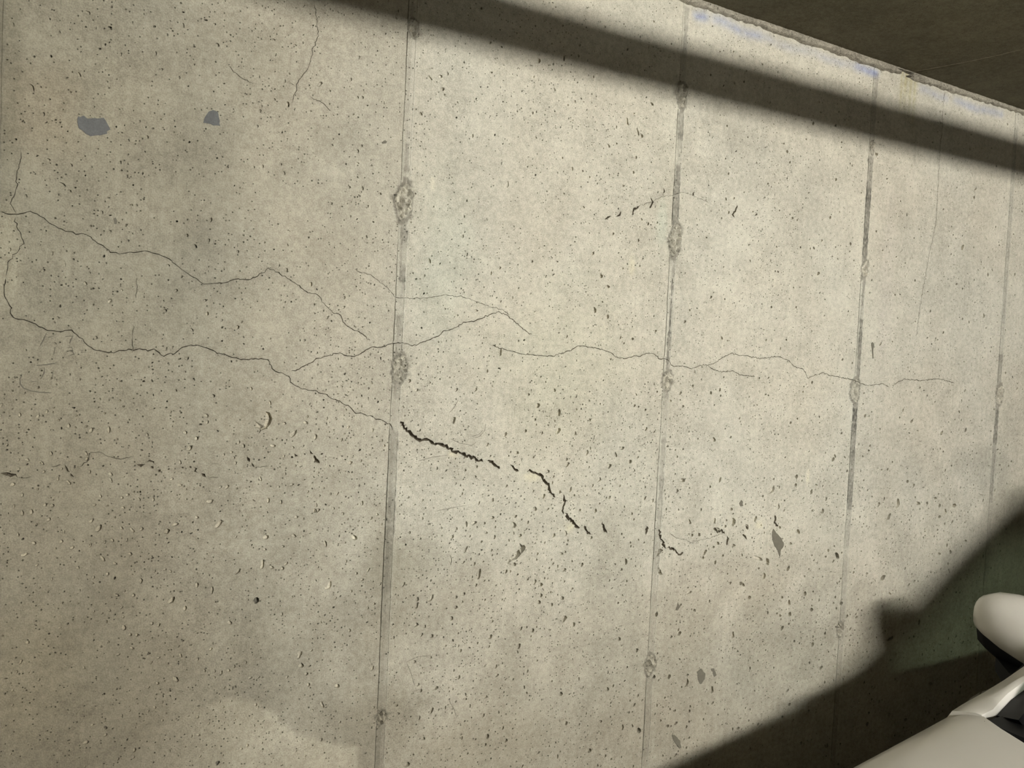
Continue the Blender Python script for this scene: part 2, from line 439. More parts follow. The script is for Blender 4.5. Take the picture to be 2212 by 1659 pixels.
PITS = [
 (1023,1130,15,8,50),(1063,1118,9,8,0),(1109,1134,17,9,-80),(1110,1219,10,9,60),(1035,1240,25,9,62),(1025,1218,8,5,70),(929,1293,19,9,42),(900,1308,15,8,45),(984,1312,9,8,0),(1164,1301,10,8,30),(1219,1337,17,9,42),(1150,1362,11,7,80),(932,1374,11,7,70),(871,1263,11,7,50),(976,1160,11,7,60),(1006,1187,18,5,50),(1155,1258,13,6,80),(1168,1263,11,7,75),(1156,1099,11,7,-60),(1123,1157,8,8,0),(985,1290,9,6,60),(1214,1292,10,8,60),(986,1142,7,6,50),(1050,1151,7,6,0),(946,1347,11,4,52),(1196,1157,10,7,60),(1221,1152,12,9,80,0.5),(973,1210,22,5,-78,0.5),(1040,1170,6,5,30),(1212,1196,9,7,0),(1220,1192,7,6,0),(1257,1220,9,7,80),(1047,1296,6,6,0),(895,1090,6,5,0),(953,1140,6,6,0),
 (1667,1059,19,8,58),(1549,1145,22,8,-30),(1584,1128,19,8,-75),(1584,1179,12,6,35),(1522,1194,15,7,38),(1637,1206,22,8,-40),(1657,1213,18,8,-55),(1425,1234,18,8,-42),(1423,1193,24,9,48),(1488,1280,14,6,45),(1619,1291,9,8,0),(1739,1282,10,7,60),(1706,1327,11,7,65),(1753,1317,9,7,40),(1600,1260,9,7,60),(1418,1327,11,7,60),(1462,1060,10,5,-60),(1682,1094,11,5,72),(1632,1121,13,6,85),(1752,1063,11,6,52),(1614,1138,12,6,-50),(1776,1104,11,5,75),(1544,1125,12,5,-75),(1551,1174,8,6,-40),(1605,1263,9,7,-40),(1684,1139,7,6,0),(1708,1174,6,6,0),(1567,1137,6,6,0),(1541,1182,6,6,0),(1495,1156,6,6,0),(1510,1155,8,7,0),(1561,1200,6,6,0),(1650,1245,9,13,0,0.6),
 (1268,978,12,6,85),(1226,1004,15,6,48),(1316,1008,14,7,62),(1294,1037,12,6,65),(1116,978,9,8,0),(1330,982,12,6,85),(1184,1018,8,6,70),
 (212,1141,18,13,30),(378,1133,14,8,15),(360,1148,17,10,15),(472,1132,25,10,25),(573,1161,15,10,30),(765,1161,15,11,-62),(703,1175,14,8,-70),(566,1220,20,10,62),(710,1265,19,10,42),(425,1264,13,9,40),(399,1314,11,10,70),(496,1345,11,10,70),(553,1297,16,11,30,1.3,0.5),(647,1415,19,10,40),(804,1444,12,6,52),(441,1448,8,8,0),(340,1476,8,7,0),(228,1572,9,7,45,1.3,0.6),(470,1649,14,7,40,1.4,0.5),(696,1523,16,8,85),(248,1217,10,7,-20),(222,1207,14,8,-45),(281,1196,12,7,-30),(73,1173,10,9,0),(53,1198,16,7,5),(132,1170,10,8,0),(242,1167,9,8,0),(285,1145,15,7,-18),(262,1141,10,7,-10),(305,1143,11,7,0),(232,1240,9,8,0),(368,1234,8,6,0),(281,1371,8,8,0),(295,1372,9,8,20),(285,1400,10,6,-10),(728,1482,12,10,30),(755,1362,9,6,60),(155,1183,12,7,10),(195,1178,9,7,40),(425,1117,9,7,0),(640,1117,9,7,20),(686,1103,11,8,30),(506,1440,8,6,60),(494,1448,8,7,60),(455,1402,9,6,50),(427,1424,8,6,60),(390,1416,9,7,-40),
 (409,968,16,9,42),(400,934,9,9,0),(424,947,9,11,70),(445,898,14,7,-48),(448,912,8,8,0),(589,963,12,7,0),(660,913,12,6,-38),(258,824,13,5,38,0.6),(237,651,13,8,40,0.6),(447,678,12,7,45),(513,707,11,7,45),(42,896,10,9,-60),(148,920,10,9,0),(188,992,10,9,60),(186,980,9,8,-50),(110,980,11,8,-45),(90,1000,12,7,-35),(239,1037,14,6,-42),(490,1052,11,8,50),(27,1047,16,7,20),(148,1042,13,7,-15),(452,1083,17,9,30),(579,1081,11,10,40),(67,1106,12,10,30),(105,1122,10,9,60),(389,1048,10,6,0),(680,1103,12,8,35),(635,1157,12,7,-10),(562,1034,12,6,-35),(371,1035,9,6,20),(194,1019,8,7,30),(125,1035,8,7,60),(259,865,6,6,0),(216,862,6,6,0),(173,820,5,5,0),(122,831,5,5,0),(206,818,4,5,0),(111,817,5,5,0),(543,840,8,7,60),(583,870,9,6,-60),(263,1075,9,6,-40),(275,1069,9,7,0),(300,1078,9,7,-40),(266,1097,9,6,-30),(217,1072,9,6,-40),
 (234,427,18,7,82),(454,476,13,8,70),(93,247,11,9,-40),(150,413,9,7,0),(236,650,12,7,40,0.7),(363,574,8,8,0),(525,508,12,6,80),(139,570,14,7,80,0.4),(184,612,10,8,0),(513,544,8,8,0),(572,524,7,5,60),(463,53,8,7,0),(396,55,6,10,20),(349,150,7,7,0),(591,86,8,6,-30),(566,229,8,4,-60),(672,240,8,4,-40),(671,614,9,9,0),(263,627,6,6,0),
 (1939,1087,20,8,75),(1919,1117,16,7,50),(1907,1248,12,10,40),(1983,1087,10,8,-30),(1898,1090,10,5,80),(2061,1092,10,8,-40),(2042,1105,11,5,80),(1777,1104,11,5,75),(1808,1200,14,9,-75,1.0,0.6),(2020,1076,7,6,0),(2029,1116,7,6,50),(1960,1040,6,6,0),(1876,973,5,5,0),(2086,1168,5,5,0),(1922,1380,16,7,45,1.2,0.6),(2053,1192,8,5,80),(2028,1196,8,6,0),(1817,1303,9,6,80),(2050,1233,10,3,-65),
 (1583,1372,14,6,70),(1538,1490,15,6,70),(1539,1519,8,5,40),(1484,1475,16,6,78),(1343,1571,15,8,-60,0.6),(1380,1578,14,9,80,1.1,0.7),(1376,1405,11,6,60),(1413,1462,9,7,30,1.3,0.5),(1445,1462,10,8,60),(1320,1640,6,6,0),(1705,1522,9,5,60),(1690,1549,7,4,60),(1594,1573,8,6,50),(1484,1458,8,5,0),
 (758,172,5,9,0),(773,210,6,6,0),(783,211,7,7,0),(764,247,12,4,0),(909,246,7,9,60),(1058,92,9,7,0),(967,160,7,5,90),(951,165,7,9,90),(960,205,5,5,0),(754,405,7,7,0),(716,440,6,6,0),(1003,468,5,5,0),(888,480,4,4,0),(1097,398,14,4,80,0.7),(1355,262,16,6,-70),(1378,285,17,4,-85),(1315,315,9,5,-50),(1332,310,5,4,0),(1374,340,5,7,0),(1313,619,8,7,0),(1324,505,6,6,0),(1345,580,5,4,0),(1366,732,7,6,-30),(1416,715,6,5,0),(1559,730,8,5,-50),(1475,878,6,6,0),(1448,866,6,6,0),(1555,842,8,5,70),(1490,670,4,5,0),(1902,743,9,4,80),(1893,333,9,6,-60),(2079,534,14,6,80,0.8),(2107,408,8,4,65),(2125,682,9,4,75),(1869,898,9,4,80),(1802,965,6,3,80),(1804,985,8,5,-70),(1711,471,6,6,0),
]
hand = []
for q in PITS:
    q = list(q) + [1.0, 1.1][len(q) - 5:]
    if q[0] < 830 and q[1] > 600 and q[6] > 0.9: q[5] *= 1.1; q[6] = 1.6
    pit_px(*q)
# the long gouge in the middle panel and the pale broken blister on the left panel
pit_poly([W(850 + u * .205, 1050 + v * .205) for u, v in ((1375,618),(1392,640),(1385,672),(1345,715),(1300,770),(1245,790),(1212,815),(1188,846),(1192,822),(1215,785),(1228,740),(1270,720),(1300,685),(1345,650),(1358,625))], 2.6, 0.97)
pit_poly([W(u * .3616, 600 + v * .3616) for u, v in ((1590,798),(1612,806),(1627,840),(1615,875),(1590,902),(1562,912),(1543,935),(1553,903),(1574,885),(1584,850))], 1.5, 1.6)

# the many small ones between them
small = []
ctr = 0
while ctr < 10000:
    x = RNG.uniform(JX[1] - 0.35, JX[5] + 0.1); z = RNG.uniform(0.25, CEIL - 0.04)
    low = 1.0 / (1 + math.exp((z - 1.42 - 0.10 * math.sin(x * 3)) / 0.06))
    n_ = float(fbm(x * 7, z * 7, 5, 3))
    dens = (0.30 + 0.70 * low) * (0.25 + 1.5 * max(0.0, n_ - 0.25))
    if z < 0.9: dens *= 0.75
    if RNG.random() > dens: continue
    if min(abs(x - j) for j in JX) < 0.013: continue
    r = math.exp(RNG.gauss(math.log(0.00115), 0.45))
    if low > 0.5 and RNG.random() < 0.05: r *= 2.1
    r = min(r, 0.0048)
    i, j = int((x - FX0) / MRES), int(z / MRES)
    if mask[max(i - 2, 0):i + 3, max(j - 2, 0):j + 3].any(): continue
    n = 5 if r < 0.0014 else 7
    el = 1 + abs(RNG.gauss(0, 0.5)); a = RNG.gauss(1.0, 0.7); poly = []
    for k in range(n):
        t = 2 * math.pi * k / n + 0.3; q = RNG.uniform(0.8, 1.2)
        u, v = r * el * math.cos(t) * q, r * math.sin(t) * q
        poly.append((x + u * math.cos(a) - v * math.sin(a), z + u * math.sin(a) + v * math.cos(a)))
    deep = r < 0.0016 and RNG.random() < (0.5 if (x < J1X and z < 1.5) else 0.8)
    pit_poly(poly, RNG.uniform(1.6, 3.0) if deep else 1.0, RNG.uniform(0.35, 0.6) if deep else (1.45 if (x < J1X and z < 1.45) else 1.12))  # deep ones darker inside: dirt and occlusion painted in
    ctr += 1

# ---- joints left by the form panels: rough seams with broken tie knots
# (joint index in JX, [(py0, py1, roughness, darkness, left mm, right mm)])
DARKSEG = {
 1: [(0,420,0.4,0.9,-9,9),(420,900,0.3,1.06,-9,9)],
 2: [(0,50,0.2,0.97,-8,8),(50,85,0.6,0.86,-8,8),(285,300,0.4,0.80,-2,4),(308,345,0.5,0.74,-3,4),(345,370,0.5,0.70,-3,5),(384,402,0.6,0.68,-4,5),(402,495,0.6,0.80,-6,7),(495,528,0.6,0.66,-4,8),(528,566,0.3,0.86,-4,8),(566,612,0.5,0.70,-3,6),(612,680,0.2,0.84,0,8),(680,705,0.7,0.72,-6,6),(705,760,0.6,0.74,-4,7),(760,830,0.6,0.74,-8,9),(830,860,0.3,0.82,-4,7),(860,920,0.15,0.92,-6,6),(925,1050,0.3,0.82,-9,8),(1050,1200,0.45,0.80,-8,8),(1200,1320,0.3,0.85,-8,6),(1320,1560,0.25,0.91,-8,6),(1560,1659,0.3,0.84,-8,8)],
 3: [(15,110,0.3,0.82,-5,6),(110,195,0.3,0.88,-6,6),(195,300,0.55,0.66,-6,8),(300,350,0.5,0.84,-5,7),(355,480,0.6,0.60,-8,8),(480,562,0.6,0.66,-8,9),(562,600,0.2,0.82,0,6),(600,720,0.25,0.62,-1,4),(720,800,0.4,0.66,-3,5),(800,860,0.6,0.78,-6,8),(860,940,0.2,0.92,-6,6),(945,1080,0.4,0.82,-4,8),(1080,1150,0.5,0.88,-6,8),(1150,1240,0.6,0.87,-8,8),(1240,1400,0.3,0.90,-8,5),(1400,1470,0.6,0.88,-8,8),(1470,1659,0.3,0.91,-8,6)],
 4: [(160,300,0.4,0.82,-7,8),(300,340,0.8,0.84,-8,8),(340,560,0.7,0.62,-9,9),(560,605,0.6,0.74,-8,9),(605,660,0.4,0.70,-2,7),(660,690,0.2,0.88,-4,5),(690,820,0.6,0.62,-5,9),(820,880,0.6,0.78,-8,8),(880,980,0.5,0.62,-9,9),(980,1100,0.8,0.68,-9,11),(1100,1180,0.5,0.87,-8,8),(1180,1340,0.3,0.90,-8,6),(1340,1380,0.7,0.84,-8,8),(1380,1659,0.3,0.90,-8,6)],
 5: [(270,600,0.3,0.84,-7,7),(600,700,0.3,0.80,-7,7),(700,765,0.2,0.92,-7,7),(765,832,0.5,0.66,-9,9),(832,885,0.6,0.76,-8,8),(885,960,0.5,0.68,-8,8),(960,1085,0.3,0.78,-7,7),(1085,1400,0.2,0.95,-7,7)],
}
# (joint, px, py, half width m, half height m)
KNOTS = [(2,893,62,.010,.018),(2,871,436,.0190,.036),(2,862,800,.0160,.030),(2,823,1550,.010,.016),
         (3,1473,207,.0160,.030),(3,1457,520,.0185,.037),(3,1440,826,.0160,.025),(3,1404,1437,.0160,.028),
         (4,1867,581,.0140,.022),(4,1846,846,.0205,.036),(4,1814,1361,.014,.022),(5,2158,856,.0200,.034),(4,1884,320,.010,.018)]
KN = [(j, *W(px, py), a, b) for j, px, py, a, b in KNOTS]
SEG = {}
for j, lst in DARKSEG.items():
    SEG[j] = []
    for y0, y1, ro, dk, l, r in lst:
        def zat(py):
            lo, hi = -2.0, 4.0                       # photo row -> height along this joint
            for _ in range(40):
                m_ = (lo + hi) / 2
                d = np.array([JX[j], 0, m_]) - CAM
                yy = IMG_H / 2 - FPX * (d @ _U) / (d @ _F)
                if yy > py: lo = m_
                else: hi = m_
            return lo
        SEG[j].append((zat(y1), zat(y0), ro, 1 - (1 - dk) * 1.4, l / 1000, r / 1000))

UC = [-10.5, -9.7, -9.1, -8.6, -8.0, -6.0, -4.2, -2.4, -0.6, 1.2, 3.0, 4.8, 6.2, 7.0, 7.6, 8.4, 10.5]
UH = [0, 0, -1.9, -1.6, 0.75, 0.55, 0.35, 0.8, 0.2, 0.75, 0.3, 0.75, 0.6, -0.5, 0.35, 0.2, 0]
ZROWS = np.arange(0.02, CEIL - 0.004, 0.0042)
for ji in range(len(JX)):
    if JX[ji] < FX0 - 0.01 or JX[ji] > FX1 + 0.01: continue
    prevs = None
    edge_j = ji in (0, 6)
    rows = ZROWS[::12] if edge_j else ZROWS
    for z in [0.0] + list(rows) + [CEIL]:
        wob = 0.0012 * (float(vnoise(z * 14, ji, 3)) - 0.5) + 0.0008 * (float(vnoise(z * 60, ji, 4)) - 0.5)
        cols = (UC if 1 <= ji <= 5 and 0.25 < z else [-10.5, 10.5])
        if edge_j: cols = [0]
        cur = []
        for u in cols:
            uu = u / 1000 + (wob if abs(u) < 10.4 else 0)
            ok = True
            if abs(u) < 10.4:
                i, j = int((JX[ji] + uu - FX0) / MRES), int(z / MRES)
                ok = not mask[i, j]
                if any(k[0] == ji and abs(z - k[2]) < k[4] * 1.02 and ((JX[ji] + uu - k[1]) / k[3]) ** 2 + ((z - k[2]) / k[4]) ** 2 < 1.05 for k in KN): ok = False
            if ok: cur.append((u, P(JX[ji] + uu, z)))
        if prevs:
            pa = {u: i for u, i in prevs}
            for u, i in cur:
                if abs(u) > 10.4 or edge_j:
                    if u in pa: edges.append((pa[u], i))
        prevs = cur
    block_w = SEAM_HW
    if not edge_j:
        i0 = int((JX[ji] - SEAM_HW - 0.001 - FX0) / MRES); i1 = int((JX[ji] + SEAM_HW + 0.001 - FX0) / MRES) + 1
        mask[max(i0, 0):i1, :] = True
for (j, kx, kz, a, b) in KN:
    st = 0.0021
    n1, n2 = int(a / st) + 2, int(b / st) + 2
    for i in range(-n1, n1 + 1):
        for k in range(-n2, n2 + 1):
            x, z = kx + (i + 0.5 * (k % 2)) * st + RNG.gauss(0, 0.0003), kz + k * st + RNG.gauss(0, 0.0003)
            if ((x - kx) / a) ** 2 + ((z - kz) / b) ** 2 < 1.25:
                ii, jj = int((x - FX0) / MRES), int(z / MRES)
                if abs(x - JX[j]) > SEAM_HW + 0.0012 and mask[ii, jj]: continue
                if abs(abs(x - JX[j]) - SEAM_HW) < 0.0006: continue
                P(x, z)
                if abs(x - JX[j]) > SEAM_HW: block(x, z, 0.0012)

# ---- background grid
gx = np.arange(FX0 + 0.004, FX1 - 0.002, 0.0075); gz = np.arange(0.004, CEIL - 0.002, 0.0075)
for x in gx:
    vis = -0.2 < x < 2.75
    for jz, z in enumerate(gz):
        if not vis or z < 0.3:
            if (int(round((x - FX0) / 0.0075)) % 5) or jz % 5: continue
        xx = x + RNG.uniform(-0.0022, 0.0022); zz = z + RNG.uniform(-0.0022, 0.0022)
        if mask[int((xx - FX0) / MRES), int(zz / MRES)]: continue
        P(xx, zz)
for z in (0.0, CEIL):
    x = FX0 + 0.02
    while x < FX1:
        if min(abs(x - j) for j in JX) > 0.012: P(x, z)
        x += 0.02

vo, eo, fo, ov, oe, of = delaunay_2d_cdt([Vector(p) for p in pts], edges, [], 0, 2e-6, True)
nv = len(vo)
VX = np.array([v[0] for v in vo]); VZ = np.array([v[1] for v in vo])
SHX = np.zeros(nv); DEP = np.zeros(nv); TIN = np.ones(nv); OWN = np.full(nv, -1)
for i, o in enumerate(ov):
    if o:
        DEP[i] = max(depth[k] for k in o); TIN[i] = min(tintv[k] for k in o) if min(tintv[k] for k in o) < 1 else max(tintv[k] for k in o)
        OWN[i] = max(owner[k] for k in o)
        SHX[i] = max(shx[k] for k in o)
    else:
        DEP[i] = 0.0012

# base relief: gentle waviness of the forms, seams, tie knots (positive = proud of the wall)
REL = 0.0014 * (fbm(VX * 5, VZ * 4, 21, 3) - 0.5) + 0.00035 * (fbm(VX * 70, VZ * 50, 22, 2) - 0.5)
RGB = np.ones((nv, 3))
for ji in range(1, 6):
    u = VX - JX[ji]
    wob = 0.0012 * (vnoise(VZ * 14, np.full(nv, ji), 3) - 0.5) + 0.0008 * (vnoise(VZ * 60, np.full(nv, ji), 4) - 0.5)
    m = np.abs(u) < SEAM_HW
    prof = np.interp((u - wob) * 1000, UC, UH) / 1000
    amp = 0.35 + 0.9 * vnoise(VZ * 9, np.full(nv, 3.0 * ji), 8)
    REL = np.where(m, REL + prof * amp, REL)
    for z0, z1, ro, dk, l, r in SEG.get(ji, []):
        e0 = 0.003 * (vnoise(VZ * 120, np.full(nv, 7.0 + ji), 9) - 0.5) * 2
        inside = m & (VZ >= z0) & (VZ <= z1) & (u > l + e0 * 0.6) & (u < r - e0 * 0.6)
        nz = fbm(VX * 330, VZ * 330, 31 + ji, 2)
        REL = np.where(inside, REL + ro * 0.0034 * (nz - 0.45), REL)
        dk = 1 - (1 - dk) * (0.65 + 0.7 * vnoise(VZ * 28, np.full(nv, 5.0 * ji), 61))
        dd = dk + (1 - dk) * 0.55 * np.clip((nz - 0.5) * 2.6, -0.3, 1)
        RGB = np.where(inside[:, None], RGB * np.stack([dd, dd * 0.995, dd * 0.985], 1), RGB)
for (j, kx, kz, a, b) in KN:
    ang = np.arctan2((VZ - kz) / b, (VX - kx) / a)
    rr = np.sqrt(((VX - kx) / a) ** 2 + ((VZ - kz) / b) ** 2) * (1 + 0.22 * (vnoise(ang * 1.6 + 9, np.full(nv, kz * 50), 12) - 0.5) * 2)
    m = rr < 1.0
    nz = fbm(VX * 210, VZ * 150, 41, 2)
    nz2 = fbm(VX * 420, VZ * 380, 43, 2)
    prof = np.where(rr > 0.75, 0.0012 * (1 - rr) / 0.25, 0.0012 - 0.003 * np.clip((0.75 - rr) / 0.35, 0, 1))
    REL = np.where(m, prof + (nz - 0.5) * 0.019 * np.clip((1 - rr) * 3, 0, 1) + (nz2 - 0.5) * 0.003, REL)
    dd = np.where(rr > 0.78, 0.56, 0.76 + 0.5 * np.clip((nz - 0.42) * 3.0, 0, 1.1))
    RGB = np.where(m[:, None], np.stack([dd, dd * 0.99, dd * 0.97], 1), RGB)


# stains and discolouration, the broad left ones with painted light falloff: (px, py, rx m, rz m, r, g, b)
def blob(px, py, rx, rz, col, soft=1.0, rag=0.5):
    global RGB
    x, z = W(px, py)
    d = np.sqrt(((VX - x) / rx) ** 2 + ((VZ - z) / rz) ** 2) + rag * (fbm(VX * 22, VZ * 22, int(px) % 97, 3) - 0.5)
    k = np.clip((1.25 - d) / soft, 0, 1); k = k * k * (3 - 2 * k)
    RGB *= 1 + (np.array(col) - 1)[None, :] * k[:, None]


blob(300, 1350, .40, .34, (.90, .885, .87), 1.0, .6)  # brownish lower-left concrete, partly lamp falloff painted into the colour
blob(200, 1500, .30, .20, (.96, .95, .93))
blob(60, 560, .30, .60, (.95, .945, .93))  # light falloff to the left painted into the colour
blob(450, 420, .07, .16, (.88, .88, .88), 1.0, 1.0)
blob(420, 600, .07, .10, (.90, .90, .90), 1.0, 1.0)
blob(540, 130, .10, .08, (.91, .91, .90), 1.0, 1.0)
blob(90, 240, .06, .08, (1.03, .992, .96))
blob(15, 545, .018, .075, (1.22, 1.22, 1.20), .7)
blob(10, 150, .022, .20, (.80, .80, .78), .6)
blob(720, 520, .06, .12, (.93, .93, .93), 1, 1)
blob(880, 1210, .09, .07, (.84, .835, .82), 1.1, 1.2)
blob(840, 1300, .07, .20, (.93, .92, .90), 1.0, 1.0)
blob(1000, 1260, .16, .10, (.95, .945, .94), 1.0, 1.1)
blob(820, 1560, .09, .10, (.86, .85, .83), 1.0, .8)
blob(1050, 1620, .20, .07, (.92, .91, .89), 1.0, 1.0)
blob(960, 560, .07, .20, (.97, 1.0, .995), 1.0, .6)
blob(1210, 800, .20, .20, (.985, 1.01, .99), 1.2, .6)
blob(1450, 350, .035, .16, (1.06, 1.06, 1.05), 1.0, .5)
blob(1510, 350, .030, .16, (1.06, 1.06, 1.06), 1.0, .5)
blob(1430, 480, .016, .05, (.99, 1.05, 1.05), .8, .4)
blob(1600, 300, .12, .07, (.90, .90, .90), 1.0, 1.2)
blob(1750, 430, .08, .10, (.94, .94, .94), 1.0, 1.2)
blob(1915, 620, .03, .26, (.965, .955, .97), 1.0, .5)
blob(1960, 490, .06, .09, (.90, .90, .90), 1.0, 1.2)
blob(2120, 560, .12, .18, (.94, .935, .93), 1.0, 1.2)
blob(2130, 1010, .20, .06, (.86, .86, .86), 1.0, 1.2)
blob(1970, 1030, .10, .04, (.91, .91, .91), 1.0, 1.3)
blob(1560, 1240, .22, .08, (.955, .95, .95), 1.0, 1.0)
blob(1400, 1560, .20, .10, (.94, .93, .92), 1.0, 1.0)
blob(1745, 1030, .006, .020, (1.22, 1.21, 1.15), .6, .3)
blob(1640, 1133, .012, .010, (1.14, 1.13, 1.06), .7, .5)
blob(981, 981, .012, .007, (1.28, 1.27, 1.18), .7, .5)
blob(1150, 1030, .022, .010, (1.18, 1.17, 1.08), .8, .8)
blob(1232, 1138, .012, .010, (1.15, 1.14, 1.05), .8, .8)
blob(936, 397, .006, .010, (1.25, 1.24, 1.2), .7, .3)
blob(1365, 575, .008, .020, (1.14, 1.13, 1.05), .8, .5)
blob(40, 1480, .10, .12, (1.02, 1.005, .97))
for q in ((690, 345), (712, 362), (735, 373), (757, 368), (775, 355)):
    blob(q[0], q[1], .012, .006, (1.10, 1.10, 1.10), .8, .6)
# paler rounded area low on the left panel, with a crisp upper outline
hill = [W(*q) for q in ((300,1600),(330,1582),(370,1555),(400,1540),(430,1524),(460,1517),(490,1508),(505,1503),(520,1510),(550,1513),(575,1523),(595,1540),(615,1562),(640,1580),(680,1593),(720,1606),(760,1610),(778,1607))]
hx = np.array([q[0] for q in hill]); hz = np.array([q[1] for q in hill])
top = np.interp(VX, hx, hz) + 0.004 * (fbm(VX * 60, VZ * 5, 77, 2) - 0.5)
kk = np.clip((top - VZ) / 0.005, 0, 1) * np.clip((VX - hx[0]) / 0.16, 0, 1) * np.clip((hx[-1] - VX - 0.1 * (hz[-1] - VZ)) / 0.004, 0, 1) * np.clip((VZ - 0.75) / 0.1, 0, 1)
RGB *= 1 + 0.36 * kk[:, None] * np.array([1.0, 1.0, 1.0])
# blue chalk and uneven darkening along the top edge, brown runs under the broken spot
dz = CEIL - VZ
for a, b, s in ((1490, 1520, 1.0), (1530, 1640, .65), (1640, 1760, .35), (1760, 1850, .45), (1845, 1895, 1.0), (1985, 2050, .5), (2060, 2170, .6)):
    xa, xb = W(a, 200)[0], W(b, 200)[0]
    k = np.clip(np.minimum(VX - xa, xb - VX) / 0.02 + 0.5, 0, 1) * np.clip(1 - np.abs(dz - 0.026 - 0.012 * fbm(VX * 14, VX * 0, 5, 2)) / 0.016, 0, 1) * s * (0.5 + 0.8 * fbm(VX * 60, VZ * 60, 6, 2))
    RGB *= 1 + (np.array([.60, .70, 1.18]) - 1)[None, :] * np.clip(k, 0, 1)[:, None]
RGB *= (1 - 0.25 * np.clip(1 - dz / 0.030, 0, 1) * fbm(VX * 30, VZ * 30, 8, 2))[:, None]
for px in (1948, 1957, 1967, 1977):
    xa = W(px, 185)[0]
    k = np.exp(-((VX - xa) / 0.0055) ** 2) * np.clip(1 - (dz - 0.03) / (0.10 if px != 1977 else .15), 0, 1) * (0.6 + 0.6 * vnoise(VZ * 40, VX * 200, 3))
    RGB *= 1 + (np.array([.80, .77, .55]) - 1)[None, :] * np.clip(k, 0, 1)[:, None]
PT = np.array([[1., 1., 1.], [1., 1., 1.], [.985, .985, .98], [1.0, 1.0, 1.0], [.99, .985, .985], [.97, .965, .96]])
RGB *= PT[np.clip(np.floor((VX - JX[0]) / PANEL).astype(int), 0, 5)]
# left panel browner in itself; light falloff towards the left edge painted over it
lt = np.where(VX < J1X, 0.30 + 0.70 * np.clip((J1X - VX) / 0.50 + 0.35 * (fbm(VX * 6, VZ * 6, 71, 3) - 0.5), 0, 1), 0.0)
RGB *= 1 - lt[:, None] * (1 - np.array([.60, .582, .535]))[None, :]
# light falloff down the wall painted as ragged darkening, with some greyer concrete
low_fade = np.clip((1.27 - VZ) / 0.42 + 1.1 * (fbm(VX * 9, VZ * 9, 72, 4) - 0.5), 0, 1)
RGB *= 1 - low_fade[:, None] * (1 - np.array([.69, .678, .655]))[None, :]
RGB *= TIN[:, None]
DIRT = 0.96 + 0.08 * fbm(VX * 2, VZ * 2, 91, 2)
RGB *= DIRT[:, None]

VY = -(REL - DEP)                                 # room is at negative y
V3 = np.stack([VX + SHX, VY, VZ], 1)
TR = np.array([f for f in fo if len(f) == 3], dtype=np.int64)
# orient towards the room (-y)
VF = np.stack([VX, VY, VZ], 1)
a, b, c = (VF[TR[:, i]] for i in range(3))
flip = ((b[:, 0] - a[:, 0]) * (c[:, 2] - a[:, 2]) - (b[:, 2] - a[:, 2]) * (c[:, 0] - a[:, 0])) < 0
TR[flip] = TR[flip][:, ::-1]
CX = VX[TR].mean(1); CZ = VZ[TR].mean(1)
TOWN = OWN[TR].max(1)
seam_of = np.full(len(TR), -1); knot_of = np.full(len(TR), -1)
for ji in range(1, 6):
    seam_of[np.abs(CX - JX[ji]) < SEAM_HW] = ji
for ki, (j, kx, kz, aa, bb) in enumerate(KN):
    knot_of[((CX - kx) / aa) ** 2 + ((CZ - kz) / bb) ** 2 < 1.0] = ki
panel_of = np.clip(np.floor((CX - JX[0]) / PANEL).astype(int), 0, 5)

wall = tag(empty('wall_back'), 'pale cast concrete wall with upright form joints and cracks', 'wall', kind='structure')


def sub_mesh(name, sel, mat, parent, label=None):
    t = TR[sel]
    if len(t) == 0: return None
    uq, inv = np.unique(t, return_inverse=True)
    me = bpy.data.meshes.new(name)
    me.from_pydata([tuple(p) for p in V3[uq]], [], [tuple(int(q) for q in f) for f in inv.reshape(-1, 3)])
    me.polygons.foreach_set('use_smooth', [True] * len(me.polygons))
    me.set_sharp_from_angle(angle=math.radians(38))
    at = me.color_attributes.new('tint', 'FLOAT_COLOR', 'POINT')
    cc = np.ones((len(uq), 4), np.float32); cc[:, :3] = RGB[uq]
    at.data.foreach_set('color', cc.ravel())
    me.materials.append(mat); me.update()
    o = bpy.data.objects.new(name, me); COL.objects.link(o); o.parent = parent
    if label: o['label'] = label
    return o


free = (seam_of < 0) & (knot_of < 0) & (TOWN < 0)
for k in range(6):
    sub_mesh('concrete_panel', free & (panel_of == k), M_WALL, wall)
seams = {}
SEAM_LAB = {1: 'pale rough joint at the left edge of the wall', 2: 'thin joint with a dark groove, between the grey patches and the wide crack',
            3: 'grey crumbly joint crossed by the level crack', 4: 'dark rough joint right of the leaf-shaped stain', 5: 'narrow joint above the car mirror'}
for ji in range(1, 6):
    seams[ji] = sub_mesh('joint_seam', (seam_of == ji) & (knot_of < 0) & (TOWN < 0), M_SEAM, wall, SEAM_LAB[ji])
for ki, kn in enumerate(KN):
    sub_mesh('tie_knot', (knot_of == ki) & (TOWN < 0), M_SEAM, seams[kn[0]])
for ci, cr in enumerate(CRACKS):
    sub_mesh('crack', TOWN == ci, M_CRACK, wall, cr[0])


def flat_panel(x0, x1, name, parent):
    nx, nz = 14, 46
    vs = []; fs = []
    for i in range(nx + 1):
        for j in range(nz + 1):
            x = x0 + (x1 - x0) * i / nx; z = CEIL * j / nz
            vs.append((x, -0.0014 * (float(fbm(x * 5, z * 4, 21, 3)) - 0.5), z))
    for i in range(nx):
        for j in range(nz):
            a_ = i * (nz + 1) + j
            fs.append((a_, a_ + nz + 1, a_ + nz + 2, a_ + 1))
    o = mesh_obj(name, vs, fs, M_WALL, parent)
    at = o.data.color_attributes.new('tint', 'FLOAT_COLOR', 'POINT')
    at.data.foreach_set('color', np.ones(len(vs) * 4, np.float32))
    return o


